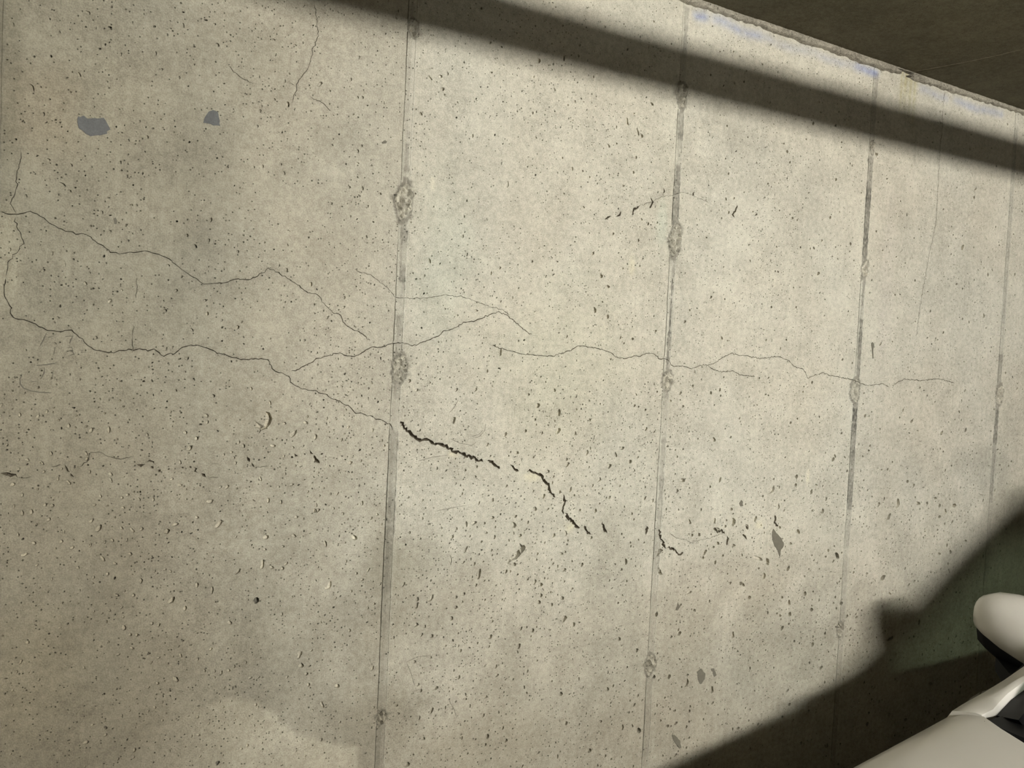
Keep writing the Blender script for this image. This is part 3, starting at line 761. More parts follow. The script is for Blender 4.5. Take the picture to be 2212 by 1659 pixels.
for k in list(range(-7, 0)) + list(range(6, 12)):
    x0, x1 = JX[0] + PANEL * k, JX[0] + PANEL * (k + 1)
    flat_panel(x0, x1, 'concrete_panel', wall)
    xs = x0 if k < 0 else x1
    mb = MB(); mb.box(xs - .008, xs + .008, -.0022, .004, 0, CEIL - .001)
    s_ = mb.build('joint_seam', M_SEAM_FAR, wall)

# thin films of paint and damp on the wall: ragged outlines, a fraction of a millimetre thick
def film(name, poly_px, mat, label, rag=0.0012, thick=0.0006, step=0.004):
    w = [W(*q) for q in poly_px]; out = []
    for a_, b_ in zip(w, w[1:] + w[:1]):
        L_ = math.hypot(b_[0] - a_[0], b_[1] - a_[1]); n = max(1, int(L_ / step))
        for k in range(n):
            t = k / n
            out.append((a_[0] + (b_[0] - a_[0]) * t + RNG.gauss(0, rag), a_[1] + (b_[1] - a_[1]) * t + RNG.gauss(0, rag)))
    n = len(out)
    cx = sum(p[0] for p in out) / n; cz = sum(p[1] for p in out) / n

    def yy(x, z): return -0.0014 * (float(fbm(x * 5, z * 4, 21, 3)) - 0.5) - 0.0002
    vs = [(x, yy(x, z) - thick, z) for x, z in out] + [(x, yy(x, z) + 0.0008, z) for x, z in out]
    mid_ = [(cx + (x - cx) * 0.5, cz + (z - cz) * 0.5) for x, z in out]
    vs += [(x, yy(x, z) - thick, z) for x, z in mid_] + [(cx, yy(cx, cz) - thick, cz)]
    fs = []
    for i in range(n):
        j = (i + 1) % n
        fs += [(i, j, n + j, n + i), (i, 2 * n + i, 2 * n + j, j), (2 * n + i, 3 * n, 2 * n + j)]
    return tag(mesh_obj(name, vs, fs, mat, wall, True, 30), label)


film('paint_patch', [(u * .422, v * .422) for u, v in ((395,593),(430,603),(450,613),(475,603),(500,605),(530,612),(550,630),(560,660),(547,688),(515,692),(490,696),(460,694),(435,685),(405,652),(398,625))], M_PATCH, 'larger dark grey paint patch with a pit in it')
film('paint_patch', [(u * .422, v * .422) for u, v in ((1065,568),(1090,563),(1115,573),(1119,600),(1123,645),(1095,641),(1065,632),(1044,626),(1050,598))], M_PATCH, 'smaller grey paint patch', 0.0006)
film('damp_stain', [(1400 + u * .1808, 1050 + v * .1808) for u, v in ((1495,508),(1530,560),(1590,620),(1622,690),(1617,730),(1585,762),(1574,845),(1562,820),(1550,770),(1510,720),(1482,640),(1478,570))], M_STAIN, 'dark leaf-shaped stain', 0.0005)
film('damp_stain', [(1400 + u * .1808, 1050 + v * .1808) for u, v in ((1112,166),(1130,190),(1130,238),(1105,242),(1090,213))], M_STAIN, 'small oval stain', 0.0004)
film('damp_stain', [(1400 + u * .1808, 1050 + v * .1808) for u, v in ((355,1392),(382,1440),(350,1482),(328,1482))], M_STAIN, 'small pointed stain', 0.0005)
film('damp_stain', [(1300 + u * .4575, 900 + v * .4575) for u, v in ((450,1205),(466,1190),(487,1208),(485,1240),(468,1263),(452,1243))], M_STAIN, 'square-shouldered stain low beside the second joint', 0.0007)
film('damp_stain', [(1300 + u * .4575, 900 + v * .4575) for u, v in ((514,1190),(530,1188),(541,1220),(531,1229),(522,1205))], M_STAIN, 'slim stain low beside the second joint', 0.0006)
film('damp_stain', [(1300 + u * .4575, 900 + v * .4575) for u, v in ((330,1500),(345,1503),(367,1525),(376,1562),(368,1565),(348,1542),(338,1530))], M_STAIN, 'stain at the lower edge of the light', 0.0006)
film('damp_stain', [(700 + u * .3616, v * .3616) for u, v in ((343,850),(362,838),(378,848),(372,861),(350,860))], M_STAIN, 'tiny stain left of the first joint', 0.0004)
film('damp_stain', [(u * .422, v * .422) for u, v in ((583,1118),(592,1113),(601,1130),(598,1147),(588,1146))], M_STAIN, 'tiny brown spot below the larger paint patch', 0.0003)
film('damp_stain', [(1700 + u * .3616, 400 + v * .3616) for u, v in ((503,945),(510,938),(519,948),(515,990),(516,1035),(511,1036),(508,985))], M_STAIN, 'narrow drip stain right of the third joint', 0.0003)


def stroke(name, lines, mat, label, wd=0.0011, thick=0.0010):
    mb = MB()
    for ln in lines:
        w = [W(*q) for q in ln]; out = []
        for a_, b_ in zip(w[:-1], w[1:]):
            n = max(1, int(math.hypot(b_[0] - a_[0], b_[1] - a_[1]) / 0.006))
            out += [(a_[0] + (b_[0] - a_[0]) * k / n, a_[1] + (b_[1] - a_[1]) * k / n) for k in range(n)]
        out.append(w[-1])
        ring = []
        for i, (x, z) in enumerate(out):
            a_, b_ = out[max(i - 1, 0)], out[min(i + 1, len(out) - 1)]
            tx, tz = b_[0] - a_[0], b_[1] - a_[1]; l_ = math.hypot(tx, tz) or 1
            ww = wd * (0.45 + 0.55 * RNG.random()) * (0.5 if i in (0, len(out) - 1) else 1)
            y = -0.0014 * (float(fbm(x * 5, z * 4, 21, 3)) - 0.5) - thick + 0.0004
            ring.append([(x - tz / l_ * ww, y + 0.0006, z + tx / l_ * ww), (x, y, z), (x + tz / l_ * ww, y + 0.0006, z - tx / l_ * ww)])
        mb.loft(ring, False)
    return tag(mb.build(name, mat, wall), label)


k9 = 450 / 2196.0
def S9(*q): return [(u * k9, 700 + v * k9) for u, v in q]
stroke('pencil_mark', [S9((492, 92), (460, 165), (418, 240)), S9((505, 140), (560, 130)), S9((690, 132), (770, 125), (745, 175), (735, 205))], M_PENCIL, 'faint handwritten 1-7')
stroke('pencil_mark', [S9((583, 240), (568, 318)), S9((715, 250), (755, 243), (770, 275), (720, 285), (765, 285), (780, 318), (730, 330)), S9((845, 275), (885, 275)), S9((850, 295), (910, 297))], M_PENCIL, 'faint handwritten 13 and equals sign')
stroke('pencil_mark', [S9((425, 470), (470, 460), (468, 510), (428, 585)), S9((330, 610), (410, 598)), S9((565, 480), (550, 565)), S9((385, 437), (480, 428), (600, 410)), S9((235, 530), (212, 580), (215, 630), (250, 675), (330, 705), (420, 718), (540, 725))], M_PENCIL, 'faint handwritten figures ringed by a pencil curve')
c1 = lambda *q: [(800 + u * .3165, 850 + v * .3165) for u, v in q]
stroke('scratch', [c1((785, 205), (783, 250), (745, 295), (700, 305)), c1((610, 260), (640, 305)), c1((770, 250), (740, 280), (690, 295)), c1((550, 310), (600, 335), (690, 355), (720, 335)), c1((330, 460), (420, 435), (540, 420)), c1((455, 800), (560, 780), (650, 765)), c1((600, 45), (570, 100), (540, 130))], M_PENCIL, 'faint curved scratches above the wide crack', 0.0005)
stroke('scratch', [[(700 + u * .337, 1100 + v * .337) for u, v in q] for q in (((530, 980), (600, 945), (690, 938)), ((530, 985), (560, 1060), (580, 1130)), ((560, 1172), (625, 1150), (625, 1130)), ((740, 1135), (770, 1170)), ((795, 1215), (830, 1275), (850, 1335)))], M_PENCIL, 'faint scratches right of the first joint near the floor', 0.0005)

# ------------------------------------------------------------------ ceiling, floor, other walls, lip
RX0, RX1, RY1 = JX[0] + PANEL * -7, JX[0] + PANEL * 12, -11.0


def slab(name, x0, x1, y0, y1, z0, z1, mat, label):
    mb = MB(); mb.box(x0, x1, y0, y1, z0, z1)
    return tag(mb.build(name, mat, None, False), label, name.split('_')[0], kind='structure')


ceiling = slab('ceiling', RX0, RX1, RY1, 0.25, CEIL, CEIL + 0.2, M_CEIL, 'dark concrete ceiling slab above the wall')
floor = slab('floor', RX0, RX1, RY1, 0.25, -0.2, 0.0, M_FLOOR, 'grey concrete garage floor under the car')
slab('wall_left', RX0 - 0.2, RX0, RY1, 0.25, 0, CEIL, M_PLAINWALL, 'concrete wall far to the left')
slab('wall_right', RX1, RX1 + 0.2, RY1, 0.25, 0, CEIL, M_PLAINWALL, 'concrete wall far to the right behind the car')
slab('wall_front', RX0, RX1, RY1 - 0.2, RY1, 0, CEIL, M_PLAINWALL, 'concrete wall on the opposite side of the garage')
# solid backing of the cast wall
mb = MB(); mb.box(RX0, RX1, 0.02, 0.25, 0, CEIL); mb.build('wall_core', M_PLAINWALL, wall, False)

# board joint in the ceiling: a thin fin of concrete
q = [on_ceiling(*p_) for p_ in ((1940, 160), (2010, 148), (2090, 133), (2160, 118), (2212, 105))]
dq = q[-1] - q[0]; q = q + [q[-1] + dq * k for k in (0.5, 1.5, 3)]
mb = MB()
mb.loft([[(p_[0], p_[1] - 0.005, CEIL + 0.001), (p_[0] + 0.001, p_[1], CEIL - 0.0006 - 0.0004 * RNG.random()), (p_[0], p_[1] + 0.005, CEIL + 0.001)] for p_ in q], False)
mb.build('board_fin', M_CRACK, ceiling)

# rough mortar lip squeezed out along the top of the wall
vs, fs, tc_ = [], [], []
lx = np.arange(-0.6, 3.4, 0.0045); nr = 9
for i, x in enumerate(lx):
    hang = 0.009 + 0.014 * float(fbm(x * 6, 0.3, 51, 4)) + 0.005 * (float(vnoise(x * 90, 1.0, 52)) - .5)
    out_ = 0.004 + 0.008 * float(fbm(x * 11, 0.7, 53, 3))
    xb = W(1955, 165)[0]
    hole = max(0.0, 1 - abs(x - xb) / 0.045)
    for j in range(nr):
        t = j / (nr - 1)
        z = CEIL + 0.001 - hang * t
        pr = out_ * (0.75 + 0.35 * math.sin(t * 2.4)) * (1.0 if t < 0.85 else (1 - t) / 0.15)
        pr += 0.0045 * (float(fbm(x * 130, t * 5, 54, 2)) - 0.5) * (1 if 0 < j < nr - 1 else 0)
        if 0.25 < t < 0.9: pr -= 0.014 * hole * float(vnoise(x * 70, t * 4, 55) > 0.35)
        if j == nr - 1: pr = -0.002
        vs.append((x, -pr, z))
        tc_.append(max(0.25, 1.0 - 0.75 * hole * float(vnoise(x * 55, t * 3, 56)) * (0.2 < t)))
for i in range(len(lx) - 1):
    for j in range(nr - 1):
        a_ = i * nr + j
        fs.append((a_, a_ + 1, a_ + nr + 1, a_ + nr))
lip = mesh_obj('trim_1', vs, fs, M_LIP, None, True, 50)
at = lip.data.color_attributes.new('tint', 'FLOAT_COLOR', 'POINT')
cc = np.ones((len(vs), 4), np.float32); cc[:, :3] = np.array(tc_)[:, None]
at.data.foreach_set('color', cc.ravel())
tag(lip, 'rough crumbling mortar lip between the wall and the dark ceiling', 'trim', kind='structure')

# ------------------------------------------------------------------ pipe under the ceiling (its shadow falls across the wall)
M_PIPE = plain('painted_steel', (0.42, 0.40, 0.34, 1), 0.45, 0.2)
M_STEEL = plain('galvanised_steel', (0.5, 0.5, 0.48, 1), 0.4, 0.8)
PIPE_Y, PIPE_Z, PIPE_R, PIPE_TILT = -1.02, 2.168, 0.041, 0.015   # falls slightly to the left
pipe = empty('overhead_pipe', (0, PIPE_Y, PIPE_Z))
tag(pipe, 'painted steel pipe hanging under the ceiling parallel to the wall', 'pipe')
mb = MB(); mb.tube([(x_, 0, PIPE_TILT * x_) for x_ in np.linspace(RX0 + 0.02, RX1 - 0.02, 24)], PIPE_R, 24); mb.build('pipe_run', M_PIPE, pipe)
for x in (-2.2, 0.1 - 0.9, 3.9, 6.0):
    mb = MB(); mb.tube([(x - 0.03, 0, PIPE_TILT * x), (x + 0.03, 0, PIPE_TILT * x)], PIPE_R + 0.006, 24); mb.tube([(x, 0, PIPE_R + PIPE_TILT * x), (x, 0, CEIL - PIPE_Z)], 0.006, 8)
    mb.build('pipe_hanger', M_STEEL, pipe)

# ------------------------------------------------------------------ ceiling lamps
M_SHIELD = plain('shield_grey', (0.30, 0.30, 0.29, 1), 0.6)
M_HOUSING = plain('lamp_housing', (0.7, 0.7, 0.68, 1), 0.4)


def lamp_mat(name, s):
    m, nt, N, L, B = new_mat(name)
    B.inputs['Base Color'].default_value = (0.8, 0.8, 0.75, 1)
    B.inputs['Emission Color'].default_value = LAMP_COLOR
    B.inputs['Emission Strength'].default_value = s
    return m


def batten(x, y, s, label, length=1.25):
    r = empty('ceiling_lamp', (x, y, CEIL))
    tag(r, label, 'lamp', 'ceiling battens of the garage')
    h = length / 2
    mb = MB(); mb.box(-h, h, -0.05, 0.05, -0.064, 0.0, 0.006); mb.build('housing', M_HOUSING, r)
    mb = MB(); mb.loft([[(xx, -0.34, -0.066), (xx, -0.05, -0.071), (xx, 0.05, -0.071), (xx, 0.34, -0.066), (xx, 0.34, -0.063), (xx, -0.34, -0.063)] for xx in (-h, h)], True, True); mb.build('added_light_shield', M_SHIELD, r, False)  # added plate, out of view, shields the ceiling from upward lamp light
    ring = []
    for xx in (-h + 0.02, h - 0.02):
        ring.append([(xx, 0.055 * math.cos(t), -0.132 + 0.058 * math.sin(t)) for t in np.linspace(0, 2 * math.pi, 25)[:-1]])
    mb = MB(); mb.loft(ring, True, True); mb.build('diffuser', lamp_mat('lamp_glow', s), r)
    for xx in (-h, h):
        mb = MB(); mb.box(xx - 0.02, xx + 0.02, -0.06, 0.06, -0.194, -0.07, 0.008); mb.build('end_cap', M_HOUSING, r)
    return r


for (x, y) in LAMPS:
    batten(x, y, LAMP_STRENGTH, 'lit ceiling batten lamp in front of the cracked wall, beyond the pipe')
for (x, y, k) in FAR_FILL_LAMPS:
    batten(x, y, LAMP_STRENGTH * k, 'added unseen dim fill lamp in the far part of the garage' + (' near the opposite wall' if y < -7 else ' to the left'))

# ------------------------------------------------------------------ the parked car
M_PAINT = plain('white_car_paint', (0.60, 0.575, 0.52, 1), 0.35, 0.0, 0.6, noise=0.02, scale=900)
M_BLACK = plain('black_plastic', (0.006, 0.006, 0.0065, 1), 0.6, noise=0.2, spec=0.2)
M_RUBBER = plain('tyre_rubber', (0.02, 0.02, 0.02, 1), 0.8)
M_ALLOY = plain('alloy', (0.55, 0.55, 0.56, 1), 0.3, 0.9)
M_FABRIC = plain('seat_fabric', (0.035, 0.035, 0.037, 1), 0.9, noise=0.3, scale=500)
M_CHROME = plain('mirror_glass', (0.8, 0.8, 0.8, 1), 0.05, 1.0, noise=0.0)
M_RED = plain('tail_red', (0.35, 0.01, 0.01, 1), 0.2)
M_LENS = plain('lamp_lens', (0.55, 0.56, 0.56, 1), 0.08, noise=0.02)


def glass_mat(name, tint):
    m, nt, N, L, B = new_mat(name)
    N.remove(B)
    tr = N.new('ShaderNodeBsdfTransparent'); tr.inputs[0].default_value = tint
    gl = N.new('ShaderNodeBsdfGlossy'); gl.inputs['Roughness'].default_value = 0.02
    lw = N.new('ShaderNodeLayerWeight'); lw.inputs['Blend'].default_value = 0.5
    pw = N.new('ShaderNodeMath'); pw.operation = 'POWER'; pw.inputs[1].default_value = 5.0
    fr = N.new('ShaderNodeMapRange'); fr.inputs[3].default_value = 0.05; fr.inputs[4].default_value = 0.85
    L.new(lw.outputs['Facing'], pw.inputs[0]); L.new(pw.outputs[0], fr.inputs[0])
    mx = N.new('ShaderNodeMixShader')
    L.new(fr.outputs[0], mx.inputs[0]); L.new(tr.outputs[0], mx.inputs[1]); L.new(gl.outputs[0], mx.inputs[2])
    L.new(mx.outputs[0], N['Material Output'].inputs['Surface'])
    return m


M_GLASS = glass_mat('green_tinted_glass', (0.33, 0.385, 0.33, 1))

CARY = -1.25                                       # centre line; +Y side faces the wall
car = empty('parked_car', (0, CARY, 0))
tag(car, 'white car parked close along the concrete wall', 'car')


def I(x, xs, ys): return float(np.interp(x, xs, ys))


def hood_c(x): return I(x, [.42, .48, .58, .72, .88, 1.0, 1.2, 1.42, 1.54, 1.7], [.66, .735, .80, .85, .885, .908, .945, .980, 1.0, 1.02])
def wid(x): return I(x, [.36, .42, .5, .62, .8, 1.0, 2.0, 3.6, 4.1, 4.4, 4.55], [.50, .66, .76, .82, .855, .87, .875, .875, .855, .80, .66]) / .87
DY = [0, .15, .3, .45, .55, .63, .70, .75, .79, .82, .84, .855, .865]
DZ = [0, .002, .008, .017, .026, .036, .047, .058, .072, .090, .112, .142, .185]
def cowl_x(y):  # rear edge of the bonnet
    return I(abs(y), [0, .3, .5, .62, .66, .70, .735, .76, .87], [1.335, 1.355, 1.392, 1.425, 1.44, 1.465, 1.49, 1.505, 1.505])
def belt(x): return I(x, [1.45, 1.6, 2.2, 3.0, 3.8, 4.3, 4.5], [.905, .928, .936, .955, .985, .99, .90])


# bonnet (wraps over to the fender crests)
ys = sorted(set([-d for d in DY] + DY)); rings = []
ts = [0, .03, .07, .13, .2, .3, .4, .5, .6, .7, .8, .88, .94, .975, 1.0]
for t in ts:
    row = []
    for y in ys:
        x = .42 + (cowl_x(y) - .42) * t + (0.06 * (y / .87) ** 2 * (1 - t))
        z = hood_c(x) - I(abs(y), DY, DZ)
        row.append((x, y * wid(x), z))
    rings.append(row)
rings.append([(p[0] + .003, p[1], p[2] - .012) for p in rings[-1]])
mb = MB(); mb.loft(rings, False); hood = mb.build('bonnet', M_PAINT, car, True, 40)


def side_surface(x0, x1, sgn, arches, top_fn, n=26, ztop_off=0.0):
    """outer body side between x0 and x1; returns rings"""
    rings = []
    for i in range(n + 1):
        x = x0 + (x1 - x0) * i / n
        zb = 0.20
        for (ax, ar) in arches:
            if abs(x - ax) < ar: zb = max(zb, 0.32 + math.sqrt(ar * ar - (x - ax) ** 2))
        zt, yt = top_fn(x)
        prof = []
        for k in range(13):
            t = k / 12
            z = zt + (zb - zt) * t
            y = I(z, [.15, .22, .34, .50, .60, .70, .80, .88, .95, 1.0], [.80, .835, .855, .868, .872, .870, .864, .850, .828, .81])
            y = y * wid(x) if k else yt
            prof.append((x, sgn * y, z))
        prof.append((x, sgn * (prof[-1][1] * sgn - .03), zb))
        rings.append(prof)
    return rings


ARCH = [(1.02, .34), (3.62, .34)]
def fend_top(x):
    return (hood_c(x) - .185 - .002, .866 * wid(x)) if x < 1.5 else (belt(x), .835 * wid(x))
def door_top(x): return (belt(x), .832 * wid(x))


def fender_top2(x):
    if x < 1.505: return (hood_c(x) - .187, .866 * wid(x))
    t = min(1, (x - 1.505) / .10)
    return ((hood_c(1.505) - .187) * (1 - t) + belt(x) * t, (.866 * (1 - t) + .832 * t) * wid(x))


for s in (1, -1):
    mb = MB(); mb.loft(side_surface(.44, 1.628, s, ARCH, fender_top2, 40), False); mb.build('front_fender', M_PAINT, car, True, 50)
    mb = MB(); mb.loft(side_surface(1.634, 2.62, s, ARCH, door_top, 16), False); d1 = mb.build('front_door', M_PAINT, car, True, 50)
    mb = MB(); mb.loft(side_surface(2.626, 3.42, s, ARCH, door_top, 30), False); d2 = mb.build('rear_door', M_PAINT, car, True, 50)
    mb = MB(); mb.loft(side_surface(3.426, 4.5, s, ARCH, door_top, 30), False); mb.build('rear_quarter_panel', M_PAINT, car, True, 50)
    for xx, dd in ((2.46, d1), (3.26, d2)):
        mb = MB(); mb.tube([(xx - .09, s * .862, .80), (xx - .07, s * .895, .805), (xx + .07, s * .895, .805), (xx + .09, s * .862, .80)], .012, 10)
        mb.build('door_handle', M_PAINT, dd)

# A-pillar base panels, pillars, roof, other pillars
PIL = [(1.50, .800, .925, .055), (1.53, .800, .932, .05), (1.56, .800, .938, .047), (1.60, .799, .946, .04), (1.66, .796, .962, .036), (1.72, .790, .985, .034), (1.85, .775, 1.080, .034), (2.0, .752, 1.190, .034), (2.127, .702, 1.287, .034), (2.25, .640, 1.385, .036), (2.36, .600, 1.425, .04)]
for s in (1, -1):
    rings = []
    for (x, y, z, h) in PIL:
        k = I(x, [1.5, 1.64, 1.75], [0, .6, 1])        # flat wing at the base, rounded pillar above
        inn = y - I(x, [1.50, 1.53, 1.56, 1.60, 1.66, 1.72, 1.85, 2.36], [.045, .048, .042, .034, .030, .040, .095, .105])
        zo = z - .022 - .010 * (1 - k)
        rings.append([(x, s * (y + .030), belt(min(x, 1.7)) - .03 if x < 1.66 else zo - .012), (x, s * (y + .028), zo), (x, s * (y + .012), z - .004), (x, s * (y - .01), z + .004), (x, s * (inn + .014), z + .010), (x + .004, s * (inn + .004), z + .009),
                      (x + .010, s * inn, z - .004), (x + .016, s * (inn + .002), z - .024 - .010 * k), (x + .03 * k, s * (y - .005), z - .045)])
    mb = MB(); mb.loft(rings, True, True); mb.build('a_pillar', M_PAINT, car, True, 45)
    # dark sail panel between pillar foot, mirror and door top
    mb = MB(); mb.loft([[(1.62, s * .822, .925), (1.66, s * .815, .945), (1.80, s * .795, 1.03)], [(1.62, s * .812, .92), (1.66, s * .805, .945), (1.80, s * .785, 1.03)], [(1.86, s * .812, .925), (1.86, s * .808, .95), (1.86, s * .780, 1.05)]], False)
    mb.build('mirror_sail', M_BLACK, car)

rings = []
for x in np.linspace(2.26, 4.02, 16):
    row = []
    hw = I(x, [2.26, 2.5, 3.5, 4.02], [.625, .635, .625, .58]); zc = I(x, [2.26, 2.4, 2.8, 3.3, 3.7, 4.02], [1.435, 1.458, 1.475, 1.47, 1.44, 1.385])
    for y in np.linspace(-1, 1, 17):
        row.append((x - .05 * (1 - y * y) * (1 if x < 2.5 else 0), y * hw, zc - .018 * y * y - .03 * max(0, abs(y) - .85) / .15))
    rings.append(row)
rings = rings + [[(p[0], p[1], p[2] - .035) for p in r] for r in reversed(rings)]
mb = MB(); mb.loft(rings, False); mb.build('roof', M_PAINT, car, True, 45)
for s in (1, -1):
    mb = MB(); mb.loft([[(2.60 + o - .06 * t, s * (.825 - .20 * t ** 1.3 + q_), .93 + .50 * t) for t in np.linspace(0, 1, 8)] for o, q_ in ((0, 0), (.09, 0), (.09, -.03), (0, -.03), (0, 0))], False)
    mb.build('b_pillar', M_BLACK, car)
    mb = MB(); mb.loft([[(3.60 + o + .30 * (1 - t), s * (.825 - .225 * t ** 1.3 + q_), .96 + .46 * t) for t in np.linspace(0, 1, 8)] for o, q_ in ((-.08, 0), (.22, 0), (.22, -.03), (-.08, -.03), (-.08, 0))], False)
    mb.build('c_pillar', M_PAINT, car)

# glass
def screen(name, base, top, bulge, n=14, m_=10):
    rings = []
    for j in range(m_ + 1):
        t = j / m_; row = []
        for i in range(n + 1):
            y = -1 + 2 * i / n
            b_, t_ = base(y), top(y)
            p = [b_[k] * (1 - t) + t_[k] * t for k in range(3)]
            q_ = bulge * 4 * t * (1 - t)
            row.append((p[0] - q_ * .6, p[1], p[2] + q_ * .8))
        rings.append(row)
    mb = MB(); mb.loft(rings, False)
    return mb.build(name, M_GLASS, car)


screen('windscreen', lambda y: (1.41 + .19 * y * y, .735 * y, .965 - .017 * y * y), lambda y: (2.20 + .08 * y * y, .590 * y, 1.44 - .022 * y * y), .018)
screen('rear_window', lambda y: (4.40 - .06 * y * y, .66 * y, 1.0), lambda y: (3.98 - .03 * y * y, .56 * y, 1.38 - .02 * y * y), .015)
for s in (1, -1):
    for nm, x0, x1, x2, x3 in (('front_side_window', 1.78, 2.61, 2.585, 2.28), ('rear_side_window', 2.69, 3.55, 3.42, 2.66)):
        rings = []
        for t in np.linspace(0, 1, 8):
            xa = x0 + (x3 - x0) * t; xb = x1 + (x2 - x1) * t
            rings.append([(xa + (xb - xa) * u, s * (.818 - .20 * t ** 1.3), .93 + .49 * t + .02 * u * (1 - t)) for u in np.linspace(0, 1, 6)])
        mb = MB(); mb.loft(rings, False); mb.build(nm, M_GLASS, car)

for s in (1, -1):
    rings = []
    for (x, y, z, h) in PIL[1:]:
        inn = y - I(x, [1.50, 1.53, 1.56, 1.60, 1.66, 1.72, 1.85, 2.36], [.045, .048, .042, .034, .030, .040, .095, .105])
        rings.append([(x + .012, s * (inn + .004), z - .004), (x - .01, s * (inn - .05), z + .014), (x + .02, s * (inn - .052), z - .012), (x + .03, s * (inn + .004), z - .03)])
    mb = MB(); mb.loft(rings, True, True); mb.build('windscreen_seal', M_BLACK, car, True, 45)

# cowl, wiper, dashboard, seats
rings = []
for y in np.linspace(-.775, .775, 33):
    xc = cowl_x(y); zc = hood_c(xc) - I(abs(y), DY, DZ)
    xe = 1.40 + .17 * (y / .745) ** 2 + .05
    xe = max(xe, xc + .06)
    rings.append([(xc - .02, y, zc - .03), (xc + .008, y, zc - .026), (xc + .02, y, zc - .018), ((xc + xe) / 2, y, zc - .012), (xe, y, zc + .0), (xe + .03, y, zc - .02)])
mb = MB(); mb.loft(rings, False); cowl = mb.build('cowl', M_BLACK, car, True, 40)
for k, (ya, yb) in enumerate(((-.55, .02), (.02, .62))):
    mb = MB(); mb.tube([(1.36 + .17 * ya * ya, ya, .955), (1.385 + .1 * ya * ya, ya + .05, .985), (1.44 + .17 * yb * yb, yb, .985)], [.012, .009, .006], 8)
    w_ = mb.build('wiper', M_BLACK, car)
    mb = MB(); mb.tube([(1.43 + .17 * ya * ya, ya + .04, .985), (1.465 + .17 * yb * yb, yb + .06, .985)], .006, 6); mb.build('wiper_blade', M_RUBBER, w_)
rings = []
for y in np.linspace(-.74, .74, 9):
    rings.append([(1.46, y, .86), (1.48, y, .935), (1.75, y, .955 - .03 * abs(y)), (1.98, y, .945), (2.06, y, .90), (2.05, y, .60)])
mb = MB(); mb.loft(rings, False); mb.build('dashboard', M_BLACK, car, True, 40)
mb = MB()
t_ = [(1.99 + .05 * math.sin(a), -.37 + .18 * math.cos(a), .98 + .17 * math.sin(a)) for a in np.linspace(0, 2 * math.pi, 25)]
mb.tube(t_, .014, 8, False); mb.tube([(2.02, -.37, .90), (1.95, -.37, .86)], .02, 8); mb.build('steering_wheel', M_BLACK, car)
for xs_ in (2.45, 3.25):
    for y in (-.37, .37):
        mb = MB(); mb.box(xs_, xs_ + .5, y - .24, y + .24, .32, .52, .05); st = mb.build('seat', M_FABRIC, car, True, 40)
        mb = MB(); mb.loft([[(xs_ + .42 + .02 * k + .16 * t + (.10 if k in (2, 3) else 0) * (1), y + yy, .45 + .58 * t) for k, yy in ((0, -.22), (0, .22), (2, .20), (3, -.20))] for t in (0, .5, 1)], True, True); mb.build('seat_back', M_FABRIC, st, True, 40)
        mb = MB(); mb.box(xs_ + .60, xs_ + .69, y - .12, y + .12, 1.06, 1.24, .03); mb.build('headrest', M_FABRIC, st, True, 40)

# door mirrors
for s in (1, -1):
    rt = empty('door_mirror'); rt.parent = car
    secs = [(.965, .006, .010, 1.030), (.962, .028, .026, 1.032), (.952, .046, .040, 1.034), (.930, .060, .050, 1.034), (.890, .068, .062, 1.027), (.840, .070, .070, 1.017), (.790, .066, .066, 1.006), (.750, .052, .052, .996), (.735, .026, .026, .990)]
    rings = []
    for (y, hx_, hz_, zc) in secs:
        ring = []
        xb_ = 1.842 + .02 * (1 - (y - .73) / .225)
        for k in range(20):
            a = 2 * math.pi * k / 20
            cx_, cz_ = math.cos(a), math.sin(a)
            e = .75
            ux = math.copysign(abs(cx_) ** e, cx_); uz = math.copysign(abs(cz_) ** e, cz_)
            dx = -hx_ * max(0, -ux) * 1.25 if ux < 0 else .022 * ux
            ring.append((xb_ + dx, s * y, zc + hz_ * uz * (1.0 if ux > -.1 else 1.0)))
        rings.append(ring)
    cap_r = [[p for p in r] for r in rings]
    mb = MB(); mb.loft(cap_r, True, True); cap = mb.build('mirror_cap', M_PAINT, rt, True, 60)
    # black lower shell hugging the underside and the stalk to the door
    rings = []
    for (y, hx_, hz_, zc) in secs[1:-1]:
        xb_ = 1.842 + .02 * (1 - (y - .73) / .225)
        rings.append([(xb_ + .026, s * y, zc - hz_ * .35), (xb_ - hx_ * .95, s * y, zc - hz_ * .62), (xb_ - hx_ * .75, s * y, zc - hz_ * 1.05 - .018), (xb_ - .01, s * y, zc - hz_ * 1.12 - .030), (xb_ + .03, s * y, zc - hz_ * .9)])
    mb = MB(); mb.loft(rings, True, True); mb.build('mirror_shell', M_BLACK, rt, True, 50)
    mb = MB(); mb.loft([[(1.79, s * .90, .955), (1.86, s * .90, .955), (1.86, s * .90, .925), (1.79, s * .90, .925)], [(1.745, s * .845, .945), (1.86, s * .845, .945), (1.86, s * .845, .905), (1.745, s * .845, .905)], [(1.72, s * .80, .95), (1.86, s * .80, .95), (1.86, s * .80, .905), (1.72, s * .80, .905)]], True, True)
    mb.build('mirror_stalk', M_BLACK, rt, True, 40)
    mb = MB(); mb.loft([[(1.8665, s * (.84 + r_ * .085 * math.cos(a)), 1.024 + r_ * .052 * math.sin(a)) for a in np.linspace(0, 2 * math.pi, 25)[:-1]] for r_ in (1, .5, .01)], True)
    mb.build('mirror_glass', M_CHROME, rt)

# nose and tail
def nose_rings(xs_, zs_, flare):
    rings = []
    for z, dx in zip(zs_, xs_):
        row = []
        for y in np.linspace(-1, 1, 21):
            row.append((dx + flare * abs(y) ** 3, y * .80 * (1 if abs(y) < .95 else .99), z))
        rings.append(row)
    return rings


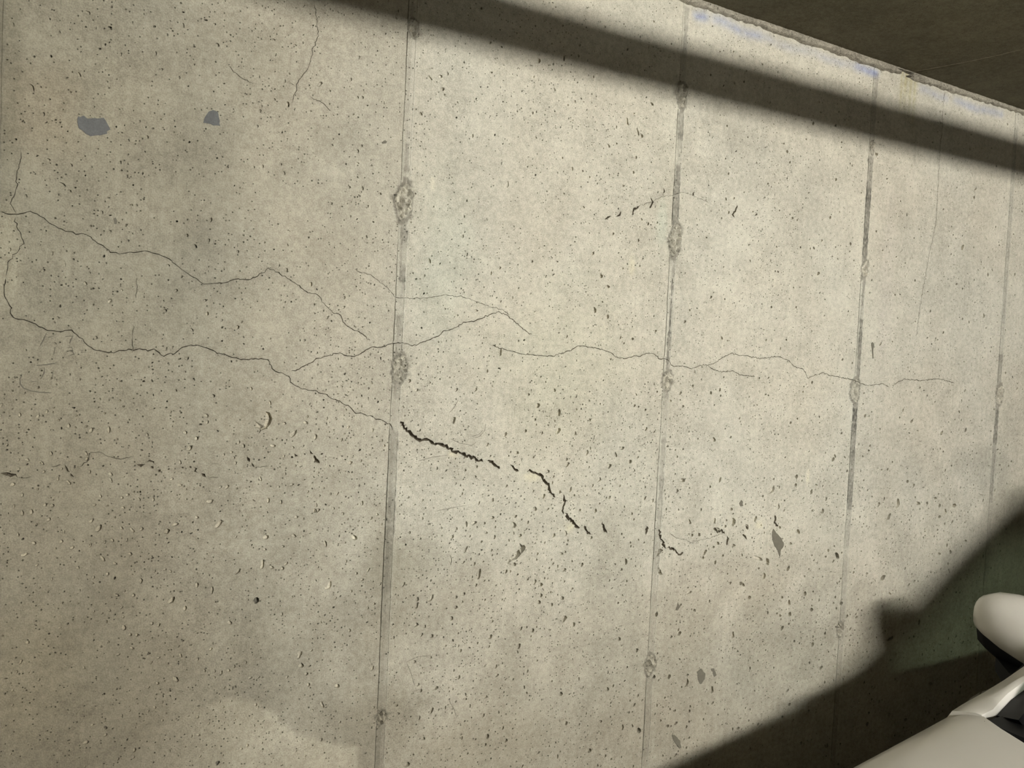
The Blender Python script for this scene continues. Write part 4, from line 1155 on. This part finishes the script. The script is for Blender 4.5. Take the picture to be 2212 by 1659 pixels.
mb = MB(); mb.loft(nose_rings([.44, .37, .345, .34, .36, .40, .415], [.20, .24, .34, .46, .56, .63, .665], .18), False); mb.build('front_bumper', M_PAINT, car, True, 40)
gr = None
mb = MB(); mb.loft(nose_rings([.352, .336, .332, .348], [.30, .34, .42, .45], .0), False)
mb.v = [(x, y * .62, z) for x, y, z in mb.v]; gr = mb.build('grille', M_BLACK, car)
for z in (.33, .37, .41):
    mb = MB(); mb.tube([(.33, -.46, z), (.326, 0, z), (.33, .46, z)], .006, 6); mb.build('grille_bar', M_ALLOY, gr)
for s in (1, -1):
    mb = MB()
    rg = []
    for t in np.linspace(0, 1, 9):
        y = .46 + .34 * t; x = .40 + .20 * t ** 2.2
        rg.append([(x, s * y, .600 + .01 * t), (x - .022, s * (y + .006), .640 + .02 * t), (x + .012, s * y, .680 + .045 * t)])
    mb.loft(rg, False); mb.build('headlight', M_LENS, car)
rings = []
for z, x in ((.20, 4.46), (.30, 4.53), (.45, 4.56), (.62, 4.55), (.80, 4.52), (.93, 4.50), (1.0, 4.42)):
    rings.append([(x - .16 * abs(y) ** 3, y * .80, z) for y in np.linspace(-1, 1, 21)])
mb = MB(); mb.loft(rings, False); mb.build('tailgate', M_PAINT, car, True, 40)
for s in (1, -1):
    mb = MB(); mb.loft([[(4.50 - .13 * t ** 2, s * (.55 + .25 * t), .74), (4.535 - .13 * t ** 2, s * (.55 + .26 * t), .80), (4.50 - .13 * t ** 2, s * (.55 + .25 * t), .88)] for t in np.linspace(0, 1, 6)], False); mb.build('tail_light', M_RED, car)
mb = MB(); mb.box(.75, 4.3, -.70, .70, .18, .30, .03); mb.build('underbody', M_BLACK, car)

# wheels
def wheel(x, y, s):
    rt = empty('wheel', (x, y, .32)); rt.parent = car
    prof = [(.205, -.09), (.26, -.10), (.30, -.095), (.318, -.075), (.32, 0), (.318, .075), (.30, .095), (.26, .10), (.205, .09)]
    mb = MB(); mb.loft([[(r_ * math.cos(a), w_, r_ * math.sin(a)) for r_, w_ in prof] for a in np.linspace(0, 2 * math.pi, 41)], False); mb.build('tyre', M_RUBBER, rt, True, 50)
    prof = [(.205, -.09), (.19, -.03), (.19, .05), (.208, .088), (.20, .093), (.185, .06)]
    mb = MB(); mb.loft([[(r_ * math.cos(a), s * w_, r_ * math.sin(a)) for r_, w_ in prof] for a in np.linspace(0, 2 * math.pi, 41)], False); mb.build('rim', M_ALLOY, rt, True, 50)
    for k in range(5):
        a = 2 * math.pi * k / 5
        mb = MB()
        mb.loft([[(r_ * math.cos(a) - u * math.sin(a), s * w_, r_ * math.sin(a) + u * math.cos(a)) for u, w_ in ((-h_, .05), (h_, .05), (h_ * .8, .075), (-h_ * .8, .075))] for r_, h_ in ((.03, .035), (.1, .026), (.195, .034))], True, True)
        mb.build('spoke', M_ALLOY, rt, True, 40)


for s in (1, -1):
    for x in (1.02, 3.62):
        wheel(x, s * .76, s)
